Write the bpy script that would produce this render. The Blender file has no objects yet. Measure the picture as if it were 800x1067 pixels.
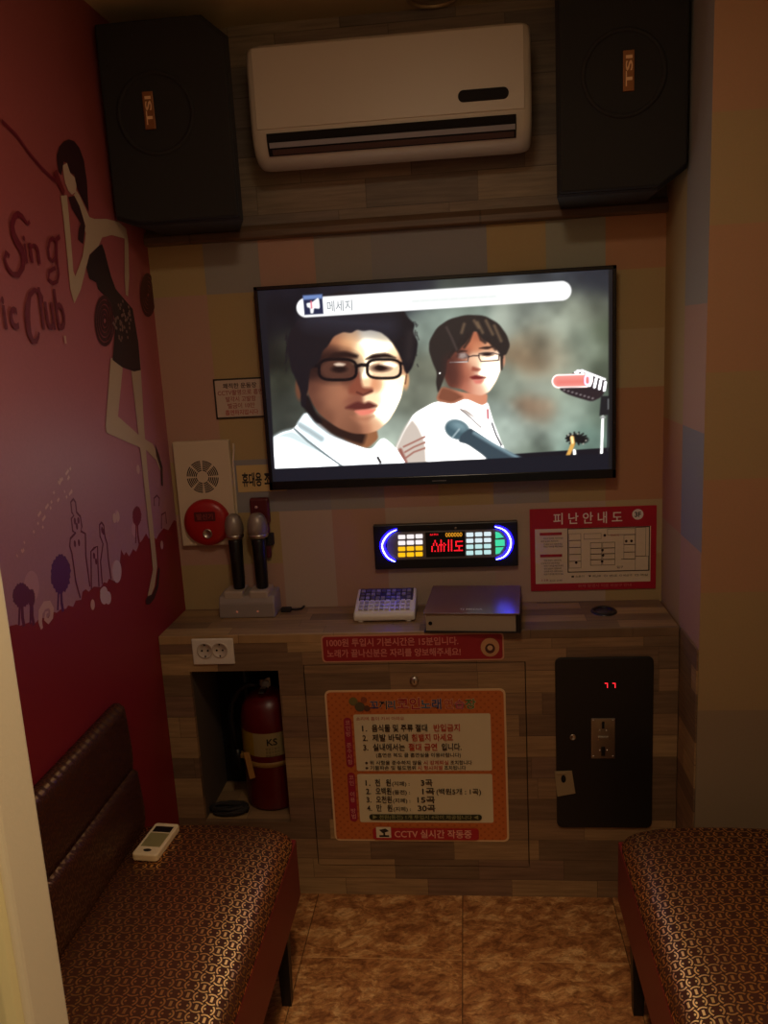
import bpy, bmesh, math, random
import numpy as np
from mathutils import Vector, Matrix
from mathutils.geometry import tessellate_polygon

random.seed(7)
SC = bpy.context.scene
COL = SC.collection

# ------------------------------------------------------------------ camera
CAM = Vector((0.4, -2.689, 1.783))
YAW, PITCH, ROLL, FPX = 0.104, 0.203, -0.054, 872.0


def cam_axes():
    cy, sy, cp, sp = math.cos(YAW), math.sin(YAW), math.cos(PITCH), math.sin(PITCH)
    f = Vector((-sy, cy, 0)); r = Vector((cy, sy, 0)); u = Vector((0, 0, 1))
    f2 = f * cp - u * sp; u2 = u * cp + f * sp
    cr, sr = math.cos(ROLL), math.sin(ROLL)
    return r * cr + u2 * sr, u2 * cr - r * sr, f2


RGT, UPV, FWD = cam_axes()
cd = bpy.data.cameras.new('camera'); co = bpy.data.objects.new('camera', cd); COL.objects.link(co)
m = Matrix((RGT, UPV, -FWD)).transposed().to_4x4(); m.translation = CAM
co.matrix_world = m
cd.sensor_fit = 'AUTO'; cd.sensor_width = 36.0; cd.lens = FPX / 1067 * 36.0; cd.clip_start = 0.02
SC.camera = co


def on(px, py, ax, val):
    """the point of the plane x|y|z = val seen at photo pixel (px, py)"""
    d = FWD + RGT * ((px - 400) / FPX) - UPV * ((py - 533.5) / FPX)
    i = 'xyz'.index(ax)
    return CAM + d * ((val - CAM[i]) / d[i])


# ------------------------------------------------------------------ materials
def lin(c):
    c = [v / 255.0 for v in c[:3]]
    return tuple(v / 12.92 if v <= 0.04045 else ((v + 0.055) / 1.055) ** 2.4 for v in c)


MATS = {}


def mat(name, col=(128, 128, 128), rough=0.6, metal=0.0, emit=None, es=1.0, spec=0.5, bump=0.0, bscale=300.0, coat=0.0, vary=0.0):
    if name in MATS: return MATS[name]
    mt = bpy.data.materials.new(name); mt.use_nodes = True; MATS[name] = mt
    nt = mt.node_tree; b = nt.nodes['Principled BSDF']
    b.inputs['Base Color'].default_value = (*lin(col), 1)
    b.inputs['Roughness'].default_value = rough
    b.inputs['Metallic'].default_value = metal
    b.inputs['Specular IOR Level'].default_value = spec
    b.inputs['Coat Weight'].default_value = coat
    if emit:
        b.inputs['Emission Color'].default_value = (*lin(emit), 1); b.inputs['Emission Strength'].default_value = es
    if bump or vary:
        tc = nt.nodes.new('ShaderNodeNewGeometry'); nz = nt.nodes.new('ShaderNodeTexNoise')
        nz.inputs['Scale'].default_value = bscale; nz.inputs['Detail'].default_value = 3
        nt.links.new(tc.outputs['Position'], nz.inputs['Vector'])
        if bump:
            bp = nt.nodes.new('ShaderNodeBump'); bp.inputs['Strength'].default_value = bump; bp.inputs['Distance'].default_value = 0.002
            nt.links.new(nz.outputs['Fac'], bp.inputs['Height']); nt.links.new(bp.outputs['Normal'], b.inputs['Normal'])
        if vary:
            hs = nt.nodes.new('ShaderNodeMix'); hs.data_type = 'RGBA'; hs.blend_type = 'MULTIPLY'
            hs.inputs[0].default_value = vary; hs.inputs[6].default_value = (*lin(col), 1)
            nt.links.new(nz.outputs['Color'], hs.inputs[7]); nt.links.new(hs.outputs[2], b.inputs['Base Color'])
    return mt


class N:
    """tiny node-graph writer"""
    def __init__(s, name):
        s.m = bpy.data.materials.new(name); s.m.use_nodes = True; s.t = s.m.node_tree; s.b = s.t.nodes['Principled BSDF']

    def put(s, sock, v):
        if isinstance(v, bpy.types.NodeSocket): s.t.links.new(v, sock)
        else: sock.default_value = v

    def math(s, op, a, b=0.0, c=0.0):
        n = s.t.nodes.new('ShaderNodeMath'); n.operation = op
        for k, v in enumerate((a, b, c)): s.put(n.inputs[k], v)
        return n.outputs[0]

    def pos(s):
        g = s.t.nodes.new('ShaderNodeNewGeometry'); x = s.t.nodes.new('ShaderNodeSeparateXYZ')
        s.t.links.new(g.outputs['Position'], x.inputs[0]); s.P = g.outputs['Position']
        return x.outputs[0], x.outputs[1], x.outputs[2]

    def vec(s, x=0.0, y=0.0, z=0.0):
        n = s.t.nodes.new('ShaderNodeCombineXYZ')
        for k, v in enumerate((x, y, z)): s.put(n.inputs[k], v)
        return n.outputs[0]

    def white(s, v):
        n = s.t.nodes.new('ShaderNodeTexWhiteNoise'); n.noise_dimensions = '3D'; s.put(n.inputs['Vector'], v)
        return n.outputs['Value']

    def noise(s, v, scale, detail=3.0, rough=0.5):
        n = s.t.nodes.new('ShaderNodeTexNoise'); s.put(n.inputs['Vector'], v)
        n.inputs['Scale'].default_value = scale; n.inputs['Detail'].default_value = detail; n.inputs['Roughness'].default_value = rough
        return n.outputs['Fac']

    def ramp(s, f, stops, const=False):
        n = s.t.nodes.new('ShaderNodeValToRGB'); r = n.color_ramp
        if const: r.interpolation = 'CONSTANT'
        while len(r.elements) < len(stops): r.elements.new(0.5)
        for e, (p, c) in zip(r.elements, stops): e.position = p; e.color = (*lin(c), 1)
        s.put(n.inputs[0], f); return n.outputs[0]

    def mix(s, f, a, b, mode='MIX'):
        n = s.t.nodes.new('ShaderNodeMix'); n.data_type = 'RGBA'; n.blend_type = mode
        s.put(n.inputs[0], f)
        for k, v in ((6, a), (7, b)):
            s.put(n.inputs[k], v if isinstance(v, bpy.types.NodeSocket) else (*lin(v), 1))
        return n.outputs[2]

    def bump(s, h, st=0.3, d=0.002):
        n = s.t.nodes.new('ShaderNodeBump'); n.inputs['Strength'].default_value = st; n.inputs['Distance'].default_value = d
        s.put(n.inputs['Height'], h); s.t.links.new(n.outputs[0], s.b.inputs['Normal'])


def plank_mat(name, u, v, length, width, stops, rough=0.5, off=0.0):
    """patchwork of short wooden boards running along axis u, stacked along axis v"""
    n = N(name); P = n.pos(); U, V = P['xyz'.index(u)], P['xyz'.index(v)]
    row = n.math('FLOOR', n.math('DIVIDE', n.math('ADD', V, off), width))
    sh = n.math('MULTIPLY', n.white(n.vec(row, 3.1, 7.7)), length * 3)
    uu = n.math('DIVIDE', n.math('ADD', U, sh), length)
    cell = n.math('FLOOR', uu)
    rnd = n.white(n.vec(cell, row, 1.3))
    base = n.ramp(rnd, stops, True)
    gv = n.vec(n.math('ADD', n.math('MULTIPLY', U, 6.0), n.math('MULTIPLY', rnd, 40)), n.math('MULTIPLY', V, 90.0), rnd)
    grain = n.noise(gv, 1.0, 4.0, 0.6)
    colr = n.mix(0.55, base, n.ramp(grain, [(0.25, (110, 100, 92)), (0.75, (255, 255, 255))]), 'MULTIPLY')
    fu = n.math('FRACT', uu); fv = n.math('FRACT', n.math('DIVIDE', n.math('ADD', V, off), width))
    e1 = n.math('LESS_THAN', fv, 0.03); e2 = n.math('LESS_THAN', fu, 0.007)
    edge = n.math('MULTIPLY', n.math('MAXIMUM', e1, e2), 0.45)
    colr = n.mix(edge, colr, (38, 28, 20))
    n.t.links.new(colr, n.b.inputs['Base Color']); n.b.inputs['Roughness'].default_value = rough
    n.bump(grain, 0.15, 0.001)
    return n.m


OAK = [(0.0, (160, 128, 94)), (0.16, (136, 108, 82)), (0.34, (180, 146, 104)), (0.48, (148, 116, 92)), (0.62, (168, 134, 98)),
       (0.76, (134, 108, 82)), (0.9, (190, 156, 110))]
M_PLANK_F = plank_mat('patchwork_oak_front', 'x', 'z', 0.27, 0.0715, OAK, 0.55, 0.012)
M_PLANK_T = plank_mat('patchwork_oak_top', 'x', 'y', 0.30, 0.06, OAK, 0.38, 5.0)
M_PLANK_W = plank_mat('patchwork_oak_wall', 'x', 'z', 0.34, 0.085, [(p, tuple(int(0.62 * v + 0.38 * 132) for v in c)) for p, c in OAK], 0.6, 0.03)
M_PLANK_S = plank_mat('patchwork_oak_side', 'y', 'z', 0.27, 0.0715, OAK, 0.55, 0.012)


def floor_mat():
    n = N('marbled_floor_tile'); x, y, z = n.pos()
    tx = n.math('DIVIDE', n.math('ADD', x, 10 * 0.475 - 0.335), 0.475); ty = n.math('DIVIDE', n.math('ADD', y, 20 * 0.296 + 0.265), 0.296)
    r = n.white(n.vec(n.math('FLOOR', tx), n.math('FLOOR', ty), 2.0))
    pv = n.vec(n.math('ADD', x, n.math('MULTIPLY', r, 9)), n.math('ADD', n.math('MULTIPLY', y, 1.6), n.math('MULTIPLY', r, 5)), 0)
    w1 = n.noise(pv, 7.0, 4.0, 0.6)
    pw = n.vec(n.math('ADD', n.math('MULTIPLY', x, 1.0), n.math('ADD', n.math('MULTIPLY', r, 9), n.math('MULTIPLY', w1, 0.10))), n.math('ADD', n.math('MULTIPLY', y, 1.5), n.math('MULTIPLY', w1, 0.13)), r)
    a = n.noise(pw, 17.0, 9.0, 0.72); b = n.noise(pw, 60.0, 6.0, 0.7)
    c1 = n.ramp(a, [(0.34, (120, 74, 42)), (0.44, (156, 102, 60)), (0.52, (182, 128, 78)), (0.58, (206, 156, 102)), (0.68, (222, 180, 126))])
    c2 = n.mix(0.55, c1, n.ramp(b, [(0.36, (112, 90, 76)), (0.56, (255, 255, 255))]), 'MULTIPLY')
    fx = n.math('FRACT', tx); fy = n.math('FRACT', ty)
    g = n.math('MAXIMUM', n.math('LESS_THAN', fx, 0.008), n.math('LESS_THAN', fy, 0.012))
    c3 = n.mix(n.math('MULTIPLY', n.math('LESS_THAN', fy, 0.016), 0.55), c2, (206, 160, 108))
    c3 = n.mix(n.math('MULTIPLY', n.math('LESS_THAN', fx, 0.007), 0.75), c3, (66, 42, 24))
    n.t.links.new(c3, n.b.inputs['Base Color']); n.b.inputs['Roughness'].default_value = 0.35
    n.bump(n.math('SUBTRACT', 1.0, g), 0.3, 0.002)
    return n.m


def fabric_mat(name, mode):
    """dark brown jacquard with a gold motif of pills between facing arcs, in staggered rows"""
    n = N(name); x, y, z = n.pos()
    W, H = 0.060, 0.053
    if mode == 'back': uu, vv = n.math('ADD', x, z), y
    elif mode == 'left': uu, vv = n.math('SUBTRACT', x, z), y      # rows run on over the rolled edge
    else: uu, vv = n.math('ADD', x, z), y
    def cellc(o, p, size):
        t = n.math('FRACT', n.math('ADD', n.math('DIVIDE', p, size), 50 + o))
        return n.math('MULTIPLY', n.math('SUBTRACT', t, 0.5), size)
    def motif(ox, oy, kind):
        dx, dy = cellc(ox, uu, W), cellc(oy, vv, H)
        r = n.math('SQRT', n.math('ADD', n.math('MULTIPLY', dx, dx), n.math('MULTIPLY', n.math('MULTIPLY', dy, dy), 1.5)))
        ring = n.math('LESS_THAN', n.math('ABSOLUTE', n.math('SUBTRACT', r, 0.0158)), 0.0021)
        ax, ay = n.math('ABSOLUTE', dx), n.math('ABSOLUTE', dy)
        if kind == 0:      # pill, an arc above and an arc below
            gap = n.math('GREATER_THAN', ay, n.math('MULTIPLY', ax, 0.75))
            core = n.math('MULTIPLY', n.math('LESS_THAN', ax, 0.0034), n.math('LESS_THAN', ay, 0.0068))
        else:              # two facing arcs left and right, each with a dot
            gap = n.math('GREATER_THAN', ax, n.math('MULTIPLY', ay, 0.9))
            d = n.math('SUBTRACT', ax, 0.0086)
            core = n.math('LESS_THAN', n.math('ADD', n.math('MULTIPLY', d, d), n.math('MULTIPLY', dy, dy)), 0.0028 ** 2)
        return n.math('MAXIMUM', n.math('MULTIPLY', ring, gap), core)
    k = motif(0, 0, 0)
    for ox, oy, kd in ((0.5, 0.5, 0), (0.5, 0, 1), (0, 0.5, 1)): k = n.math('MAXIMUM', k, motif(ox, oy, kd))
    weave = n.noise(n.P, 900.0, 2.0)
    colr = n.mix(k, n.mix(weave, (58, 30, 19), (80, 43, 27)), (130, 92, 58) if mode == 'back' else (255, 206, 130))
    n.b.inputs['Specular IOR Level'].default_value = 0.18
    n.t.links.new(colr, n.b.inputs['Base Color'])
    n.t.links.new(n.math('MULTIPLY', k, 1.0), n.b.inputs['Metallic'])
    n.t.links.new(n.math('SUBTRACT', 0.62, n.math('MULTIPLY', k, 0.28)), n.b.inputs['Roughness'])
    n.bump(weave, 0.15, 0.0005)
    return n.m


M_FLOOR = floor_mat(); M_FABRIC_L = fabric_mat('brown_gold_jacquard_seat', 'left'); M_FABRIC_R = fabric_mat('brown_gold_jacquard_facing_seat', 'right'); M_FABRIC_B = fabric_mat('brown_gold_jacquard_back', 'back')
M_VINYL = mat('oxblood_vinyl', (112, 24, 27), 0.42, bump=0.12, bscale=500)
M_BLACK = mat('black_satin', (14, 13, 13), 0.45)
M_BLACKM = mat('black_matt', (34, 30, 28), 0.75, bump=0.1, bscale=600)
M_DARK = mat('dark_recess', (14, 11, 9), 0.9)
M_WHITE = mat('white_plastic', (226, 218, 204), 0.38)
M_CREAM = mat('cream_plate', (214, 196, 168), 0.5)
M_CHROME = mat('brushed_steel', (196, 190, 178), 0.32, metal=1.0, bump=0.08, bscale=400)
M_CEIL = mat('ceiling_paint', (214, 194, 146), 0.85, bump=0.1, bscale=120)
M_JAMB = mat('door_frame_paint', (232, 218, 190), 0.45, bump=0.06, bscale=220)


# ------------------------------------------------------------------ objects
ROOTLOC = {}


def thing(name, label, cat, loc, group=None):
    o = bpy.data.objects.new(name, None); COL.objects.link(o)
    o.location = loc; o.empty_display_size = 0.05
    o['label'] = label; o['category'] = cat
    if group: o['group'] = group
    ROOTLOC[o] = Vector(loc)
    return o


def tag(o, label, cat, group=None):
    o['label'] = label; o['category'] = cat
    if group: o['group'] = group
    return o


def struct(o):
    o['kind'] = 'structure'; return o


class MB:
    """collects shapes in world space; build() links them as one mesh object"""
    def __init__(s): s.bm = bmesh.new(); s.mats = []; s.cur = 0

    def use(s, m):
        if m not in s.mats: s.mats.append(m)
        s.cur = s.mats.index(m); return s

    def _merge(s, b2, smooth=False, M=None):
        for f in b2.faces: f.material_index = s.cur; f.smooth = smooth
        if M is not None: b2.transform(M)
        me = bpy.data.meshes.new('t'); b2.to_mesh(me); b2.free(); s.bm.from_mesh(me); bpy.data.meshes.remove(me)
        return s

    def box(s, x0, x1, y0, y1, z0, z1, bev=0.0, seg=2, M=None):
        b = bmesh.new(); bmesh.ops.create_cube(b, size=1)
        for v in b.verts: v.co = Vector(((x0, x1)[v.co.x > 0], (y0, y1)[v.co.y > 0], (z0, z1)[v.co.z > 0]))
        if bev: bmesh.ops.bevel(b, geom=b.edges[:], offset=bev, segments=seg, profile=0.5, affect='EDGES')
        return s._merge(b, False, M)

    def prism(s, pts, ax, a, c, bev=0.0, M=None, smooth=False, seg=2):
        """outline pts extruded from a to c along ax; pts are (y,z), (x,z) or (x,y)"""
        def P(p, t): return {'x': (t, p[0], p[1]), 'y': (p[0], t, p[1]), 'z': (p[0], p[1], t)}[ax]
        b = bmesh.new()
        v0 = [b.verts.new(P(p, a)) for p in pts]; v1 = [b.verts.new(P(p, c)) for p in pts]
        nn = len(pts)
        b.faces.new(v0); b.faces.new(v1[::-1])
        for i in range(nn): b.faces.new((v0[i], v1[i], v1[(i + 1) % nn], v0[(i + 1) % nn]))
        bmesh.ops.recalc_face_normals(b, faces=b.faces[:])
        if bev: bmesh.ops.bevel(b, geom=b.edges[:], offset=bev, segments=seg, profile=0.5, affect='EDGES')
        return s._merge(b, smooth, M)

    def lathe(s, prof, M=None, n=32, smooth=True):
        """prof [(r, z)] turned about local z"""
        b = bmesh.new(); rings = []
        for r, z in prof:
            if r < 1e-6: rings.append([b.verts.new((0, 0, z))])
            else: rings.append([b.verts.new((r * math.cos(2 * math.pi * k / n), r * math.sin(2 * math.pi * k / n), z)) for k in range(n)])
        for A, B in zip(rings, rings[1:]):
            for k in range(n):
                k2 = (k + 1) % n
                if len(A) == 1 and len(B) == 1: continue
                if len(A) == 1: b.faces.new((A[0], B[k], B[k2]))
                elif len(B) == 1: b.faces.new((A[k], A[k2], B[0]))
                else: b.faces.new((A[k], A[k2], B[k2], B[k]))
        bmesh.ops.recalc_face_normals(b, faces=b.faces[:])
        return s._merge(b, smooth, M)

    def tube(s, path, r, n=8, cap=True):
        path = [Vector(p) for p in path]; b = bmesh.new(); rings = []; ref = None
        rs = r if isinstance(r, (list, tuple)) else [r] * len(path)
        for i, p in enumerate(path):
            t = (path[min(i + 1, len(path) - 1)] - path[max(i - 1, 0)]).normalized()
            if ref is None: ref = t.orthogonal().normalized()
            ref = (ref - t * ref.dot(t)).normalized(); q = t.cross(ref)
            rings.append([b.verts.new(p + (ref * math.cos(2 * math.pi * k / n) + q * math.sin(2 * math.pi * k / n)) * rs[i]) for k in range(n)])
        for A, B in zip(rings, rings[1:]):
            for k in range(n): b.faces.new((A[k], A[(k + 1) % n], B[(k + 1) % n], B[k]))
        if cap: b.faces.new(rings[0][::-1]); b.faces.new(rings[-1])
        bmesh.ops.recalc_face_normals(b, faces=b.faces[:])
        return s._merge(b, True)

    def loft(s, secs, smooth=True, cap=True):
        b = bmesh.new(); rings = [[b.verts.new(p) for p in sec] for sec in secs]; nn = len(secs[0])
        for A, B in zip(rings, rings[1:]):
            for k in range(nn): b.faces.new((A[k], A[(k + 1) % nn], B[(k + 1) % nn], B[k]))
        if cap: b.faces.new(rings[0][::-1]); b.faces.new(rings[-1])
        bmesh.ops.recalc_face_normals(b, faces=b.faces[:])
        return s._merge(b, smooth)

    def build(s, name, m=None, parent=None, shift=None):
        me = bpy.data.meshes.new(name)
        root = parent
        while root is not None and root not in ROOTLOC: root = root.parent
        if root is not None: s.bm.transform(Matrix.Translation(-ROOTLOC[root]))
        s.bm.to_mesh(me); s.bm.free()
        for mm in (s.mats or [m]): me.materials.append(mm)
        o = bpy.data.objects.new(name, me); COL.objects.link(o)
        if parent is not None: o.parent = parent
        return o


# ------------------------------------------------------------------ flat printed work (signs, mural)
def text_geo(s, bold=0.0, space=1.0):
    cu = bpy.data.curves.new('t', 'FONT'); cu.body = s; cu.size = 1.0; cu.resolution_u = 3
    cu.offset = bold; cu.fill_mode = 'FRONT' if hasattr(cu, 'fill_mode') else None; cu.space_character = space
    ob = bpy.data.objects.new('t', cu); COL.objects.link(ob)
    dg = bpy.context.evaluated_depsgraph_get(); dg.update()
    ev = ob.evaluated_get(dg); me = ev.to_mesh()
    vs = [(v.co.x, v.co.y) for v in me.vertices]; fs = [tuple(p.vertices) for p in me.polygons]
    ev.to_mesh_clear(); bpy.data.objects.remove(ob); bpy.data.curves.remove(cu)
    return vs, fs


class Flat(MB):
    """printing on a plane: mapf(a, b, lift) -> world point; every layer lies a hair above the last"""
    def __init__(s, mapf, rough=0.55, step=0.00025, lift=0.0):
        super().__init__(); s.mapf = mapf; s.h = lift; s.step = step; s.rough = rough

    def ink(s, c, es=None):
        if es is not None: return mat('glow_%d_%d_%d_%g' % (*c, es), (5, 5, 5), 0.5, emit=c, es=es)
        return mat('ink_%d_%d_%d_%g' % (*c, s.rough), c, s.rough)

    def up(s, k=1): s.h += s.step * k; return s

    def poly(s, pts, c, es=None, lift=True):
        if lift: s.up()
        s.use(s.ink(c, es) if isinstance(c, tuple) else c)
        tr = tessellate_polygon([[Vector((p[0], p[1], 0)) for p in pts]])
        vs = [s.bm.verts.new(s.mapf(p[0], p[1], s.h)) for p in pts]
        for t in tr:
            try: f = s.bm.faces.new([vs[i] for i in t]); f.material_index = s.cur
            except ValueError: pass
        return s

    def rect(s, a0, a1, b0, b1, c, es=None, lift=True, r=0.0):
        return s.poly(rrect(a0, a1, b0, b1, r), c, es, lift)

    def disc(s, a, b, ra, rb, c, es=None, lift=True, n=28):
        return s.poly([(a + ra * math.cos(2 * math.pi * k / n), b + rb * math.sin(2 * math.pi * k / n)) for k in range(n)], c, es, lift)

    def line(s, pts, w, c, es=None, lift=True, closed=False):
        if lift: s.up()
        s.use(s.ink(c, es) if isinstance(c, tuple) else c)
        P = [Vector(p) for p in pts]
        if closed: P.append(P[0].copy())
        ws = w if isinstance(w, (list, tuple)) else [w] * len(P)
        L = []
        for i, p in enumerate(P):
            if closed and i in (0, len(P) - 1): t = (P[1] - P[0]).normalized() + (P[-1] - P[-2]).normalized()
            else: t = P[min(i + 1, len(P) - 1)] - P[max(i - 1, 0)]
            if t.length < 1e-9: t = Vector((1, 0))
            t.normalize(); q = Vector((-t.y, t.x)) * ws[i] / 2
            L.append((p + q, p - q))
        V = [(s.bm.verts.new(s.mapf(*a, s.h)), s.bm.verts.new(s.mapf(*b, s.h))) for a, b in L]
        for A, B in zip(V, V[1:]):
            f = s.bm.faces.new((A[0], A[1], B[1], B[0])); f.material_index = s.cur
        return s

    def frame(s, a0, a1, b0, b1, w, c, lift=True, es=None):
        if lift: s.up()
        for q in ((a0, a1, b0, b0 + w), (a0, a1, b1 - w, b1), (a0, a0 + w, b0, b1), (a1 - w, a1, b0, b1)): s.rect(*q, c, es, False)
        return s

    def text(s, t, a, b, h, c, w=None, align='L', bold=0.0, es=None, lift=True, rot=0.0, shear=0.0):
        """left end of the baseline at (a, b); h = height of a capital; w = width to fit"""
        if lift: s.up()
        s.use(s.ink(c, es) if isinstance(c, tuple) else c)
        vs, fs = text_geo(t, bold)
        if not vs: return s
        x0 = min(v[0] for v in vs); x1 = max(v[0] for v in vs)
        k = h / 0.73; kx = w / (x1 - x0) if w else k
        W = (x1 - x0) * kx
        o = {'L': 0, 'C': -W / 2, 'R': -W}[align]
        cr, sr = math.cos(rot), math.sin(rot); V = []
        for x, y in vs:
            X, Y = (x - x0) * kx + o + y * k * shear, y * k
            V.append(s.bm.verts.new(s.mapf(a + X * cr - Y * sr, b + X * sr + Y * cr, s.h)))
        for f in fs:
            try: q = s.bm.faces.new([V[i] for i in f]); q.material_index = s.cur
            except ValueError: pass
        return s


def rrect(a0, a1, b0, b1, r=0.0, n=5):
    if not r: return [(a0, b0), (a1, b0), (a1, b1), (a0, b1)]
    out = []
    for cx, cy, st in ((a1 - r, b0 + r, -90), (a1 - r, b1 - r, 0), (a0 + r, b1 - r, 90), (a0 + r, b0 + r, 180)):
        for k in range(n + 1):
            t = math.radians(st + 90 * k / n); out.append((cx + r * math.cos(t), cy + r * math.sin(t)))
    return out


def back_plane(y): return lambda a, b, h: (a, y - h, b)        # prints facing the viewer
def side_plane(x): return lambda a, b, h: (x + h, a, b)        # prints on the left wall


def xz(px, py, y):
    p = on(px, py, 'y', y); return p.x, p.z


def yz(px, py, x):
    p = on(px, py, 'x', x); return p.y, p.z


# ================================================================== THE ROOM
XL, XR, XF = -0.588, 1.012, 1.25       # left wall, alcove side, right wall
ZC, YF = 2.72, -0.455                  # ceiling, facing wall
D, HC = 0.27, 0.906                    # counter depth and height
YEND = -3.9

b = MB(); b.box(-1.5, 1.9, YEND, 0.1, -0.06, 0.0); struct(b.build('floor', M_FLOOR))
b = MB(); b.box(-1.5, 1.9, YEND, 0.1, ZC, ZC + 0.06); struct(b.build('ceiling', M_CEIL))

# papered walls: mosaic of pastel squares
PAPER = {'Y': (182, 156, 108), 'y': (190, 168, 126), 'P': (188, 148, 128), 'p': (194, 164, 150), 'G': (158, 150, 140),
         'g': (160, 158, 138), 'S': (150, 146, 146), 'O': (188, 138, 100), 'B': (146, 142, 146), 'W': (190, 168, 150), 'T': (178, 150, 106), 'U': (186, 142, 106), 'V': (160, 138, 110)}


def paper_mat(k):
    nm = 'wallpaper_' + {'Y': 'ochre', 'y': 'straw', 'P': 'rose', 'p': 'blush', 'G': 'taupe', 'g': 'sage', 'S': 'slate', 'O': 'apricot', 'B': 'blue', 'W': 'linen', 'T': 'olive', 'U': 'peach', 'V': 'drab'}[k]
    return mat(nm, PAPER[k], 0.75, bump=0.15, bscale=160, vary=0.12)


def mosaic(mapf, a_edges, b_edges, rows):
    """rows top-down; b_edges top-down"""
    bm = MB()
    for j, row in enumerate(rows):
        for i, ch in enumerate(row):
            bm.use(paper_mat(ch))
            q = [(a_edges[i], b_edges[j + 1]), (a_edges[i + 1], b_edges[j + 1]), (a_edges[i + 1], b_edges[j]), (a_edges[i], b_edges[j])]
            vs = [bm.bm.verts.new(mapf(p[0], p[1], 0)) for p in q]
            f = bm.bm.faces.new(vs); f.material_index = bm.cur
    return bm


ae = [XL + 0.1778 * k for k in range(10)]; be = [2.13 - 0.178 * k for k in range(7)] + [0.88]
w = mosaic(back_plane(0), ae, be, ['YGPGSSYgO', 'PYYPGGYgY', 'PYGGPYGYy', 'PYSYGPYOO', 'YSSGPYGYO', 'PYWPWWWWy', 'YPWPWWpWY'])
w.use(M_PLANK_W); w.box(XL - 0.1, XR + 0.4, 0.0, 0.08, 2.13, ZC)
w.use(M_DARK); w.box(XL - 0.1, XR + 0.4, 0.001, 0.08, 0.0, 2.13)
struct(w.build('wall_back'))
b = MB(); b.prism([(0.02, 2.108), (-0.024, 2.108), (-0.030, 2.114), (-0.030, 2.132), (-0.018, 2.150), (0.02, 2.150)], 'x', XL, XR, 0.0015)
struct(b.build('trim_1', plank_mat('ledge_oak', 'x', 'z', 0.9, 0.2, [(0, (128, 100, 74)), (0.5, (116, 90, 68))], 0.5)))

# alcove side and the facing wall to its right
w = mosaic(lambda a, b, h: (XR, a, b), [0.0, -0.235, YF], [2.72, 2.2, 1.83, 1.5, 1.18, 0.9, 0.0], ['YG', 'YG', 'YP', 'OB', 'YP', 'OG'])
w.use(M_DARK); w.box(XR + 0.001, XR + 0.06, YF + 0.002, 0.0, 0, ZC)
struct(w.build('wall_right_alcove'))
fe = [2.72] + [on(770, q, 'y', YF).z for q in (115, 233, 387, 499, 617, 740)] + [0.0]
w = mosaic(back_plane(YF), [XR, XF + 0.02], fe, ['U', 'T', 'U', 'T', 'U', 'T', 'V'])
w.use(M_DARK); w.box(XR + 0.061, XF + 0.02, YF + 0.002, YF + 0.06, 0, ZC)
struct(w.build('wall_right_facing'))
ys = [YF - 0.3 * k for k in range(6)] + [-2.04]
w = mosaic(lambda a, b, h: (XF, a, b), ys, [2.72, 2.42, 2.1, 1.8, 1.5, 1.2, 0.9, 0.6, 0.0],
           ['OYPYOY', 'YGYOYP', 'OYSYPY', 'YPYOYG', 'OYYPSY', 'YOGYOY', 'PYOYYP', 'YOYGYO'])
w.use(M_DARK); w.box(XF + 0.001, XF + 0.08, -2.04, YF, 0, ZC)
struct(w.build('wall_right'))

# ------------------------------------------------------------------ left wall with its printed mural
def K(x0, y0, s): return lambda pts: [(x0 + x / s, y0 + y / s) for x, y in pts]


k1 = K(0, 480, 3.81); k2 = K(0, 420, 3.81); k3 = K(0, 280, 2.808); k4 = K(0, 120, 3.81)
def Y(pts): return [yz(px, py, XL) for px, py in pts]


b = Flat(side_plane(XL), 0.5, 0.00003)
SKIN, DRESS, LINE, LAND, MAUVE = (196, 166, 132), (46, 26, 26), (116, 24, 40), (138, 24, 34), (176, 118, 140)
n = N('mural_pink_print_dim_top'); x, y, z = n.pos()
band = n.ramp(n.math('DIVIDE', n.math('SUBTRACT', z, 1.0), 1.7), [(0.0, (176, 130, 150)), (0.2, (182, 124, 138)), (0.42, (188, 104, 108)), (0.7, (170, 82, 78)), (1.0, (152, 74, 66))])  # mauve low down is print; the darker, browner top paints in weaker light
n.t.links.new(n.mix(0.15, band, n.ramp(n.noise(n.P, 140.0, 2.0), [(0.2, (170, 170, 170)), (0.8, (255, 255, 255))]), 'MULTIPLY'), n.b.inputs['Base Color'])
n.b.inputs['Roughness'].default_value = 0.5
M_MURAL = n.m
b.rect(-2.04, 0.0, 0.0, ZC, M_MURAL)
# pale bubbles and trees behind the hill
for px, py, rx, ry in ((33, 611, 8, 17), (121, 595, 5, 12), (122, 538, 2.5, 7), (141, 551, 4, 9)):
    c = yz(px, py, XL); d = yz(px + rx, py, XL); e = yz(px, py - ry, XL)
    b.disc(c[0], c[1], abs(d[0] - c[0]), abs(e[1] - c[1]), (196, 140, 150))
# crimson hill with a ragged edge
top = k1([(0, 668), (65, 650), (80, 655), (120, 640), (135, 650), (160, 622), (185, 628), (210, 600), (225, 604), (240, 590), (262, 588), (270, 575), (290, 580), (300, 556), (322, 552), (327, 520), (340, 510), (352, 520),
          (372, 500), (400, 502), (412, 482), (425, 486), (432, 468), (452, 478), (470, 462), (480, 352), (492, 376), (500, 362), (512, 380), (520, 366), (528, 350), (540, 362), (552, 330), (566, 312), (580, 288), (590, 310),
          (606, 300), (620, 312), (632, 288), (650, 268), (668, 276), (690, 236), (712, 246)])
hill = Y(top)
b.poly([(-2.04, 0.0), (-2.04, hill[0][1] - 0.02)] + hill + [(0.0, hill[-1][1] + 0.01), (0.0, 0.0)], LAND)
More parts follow.
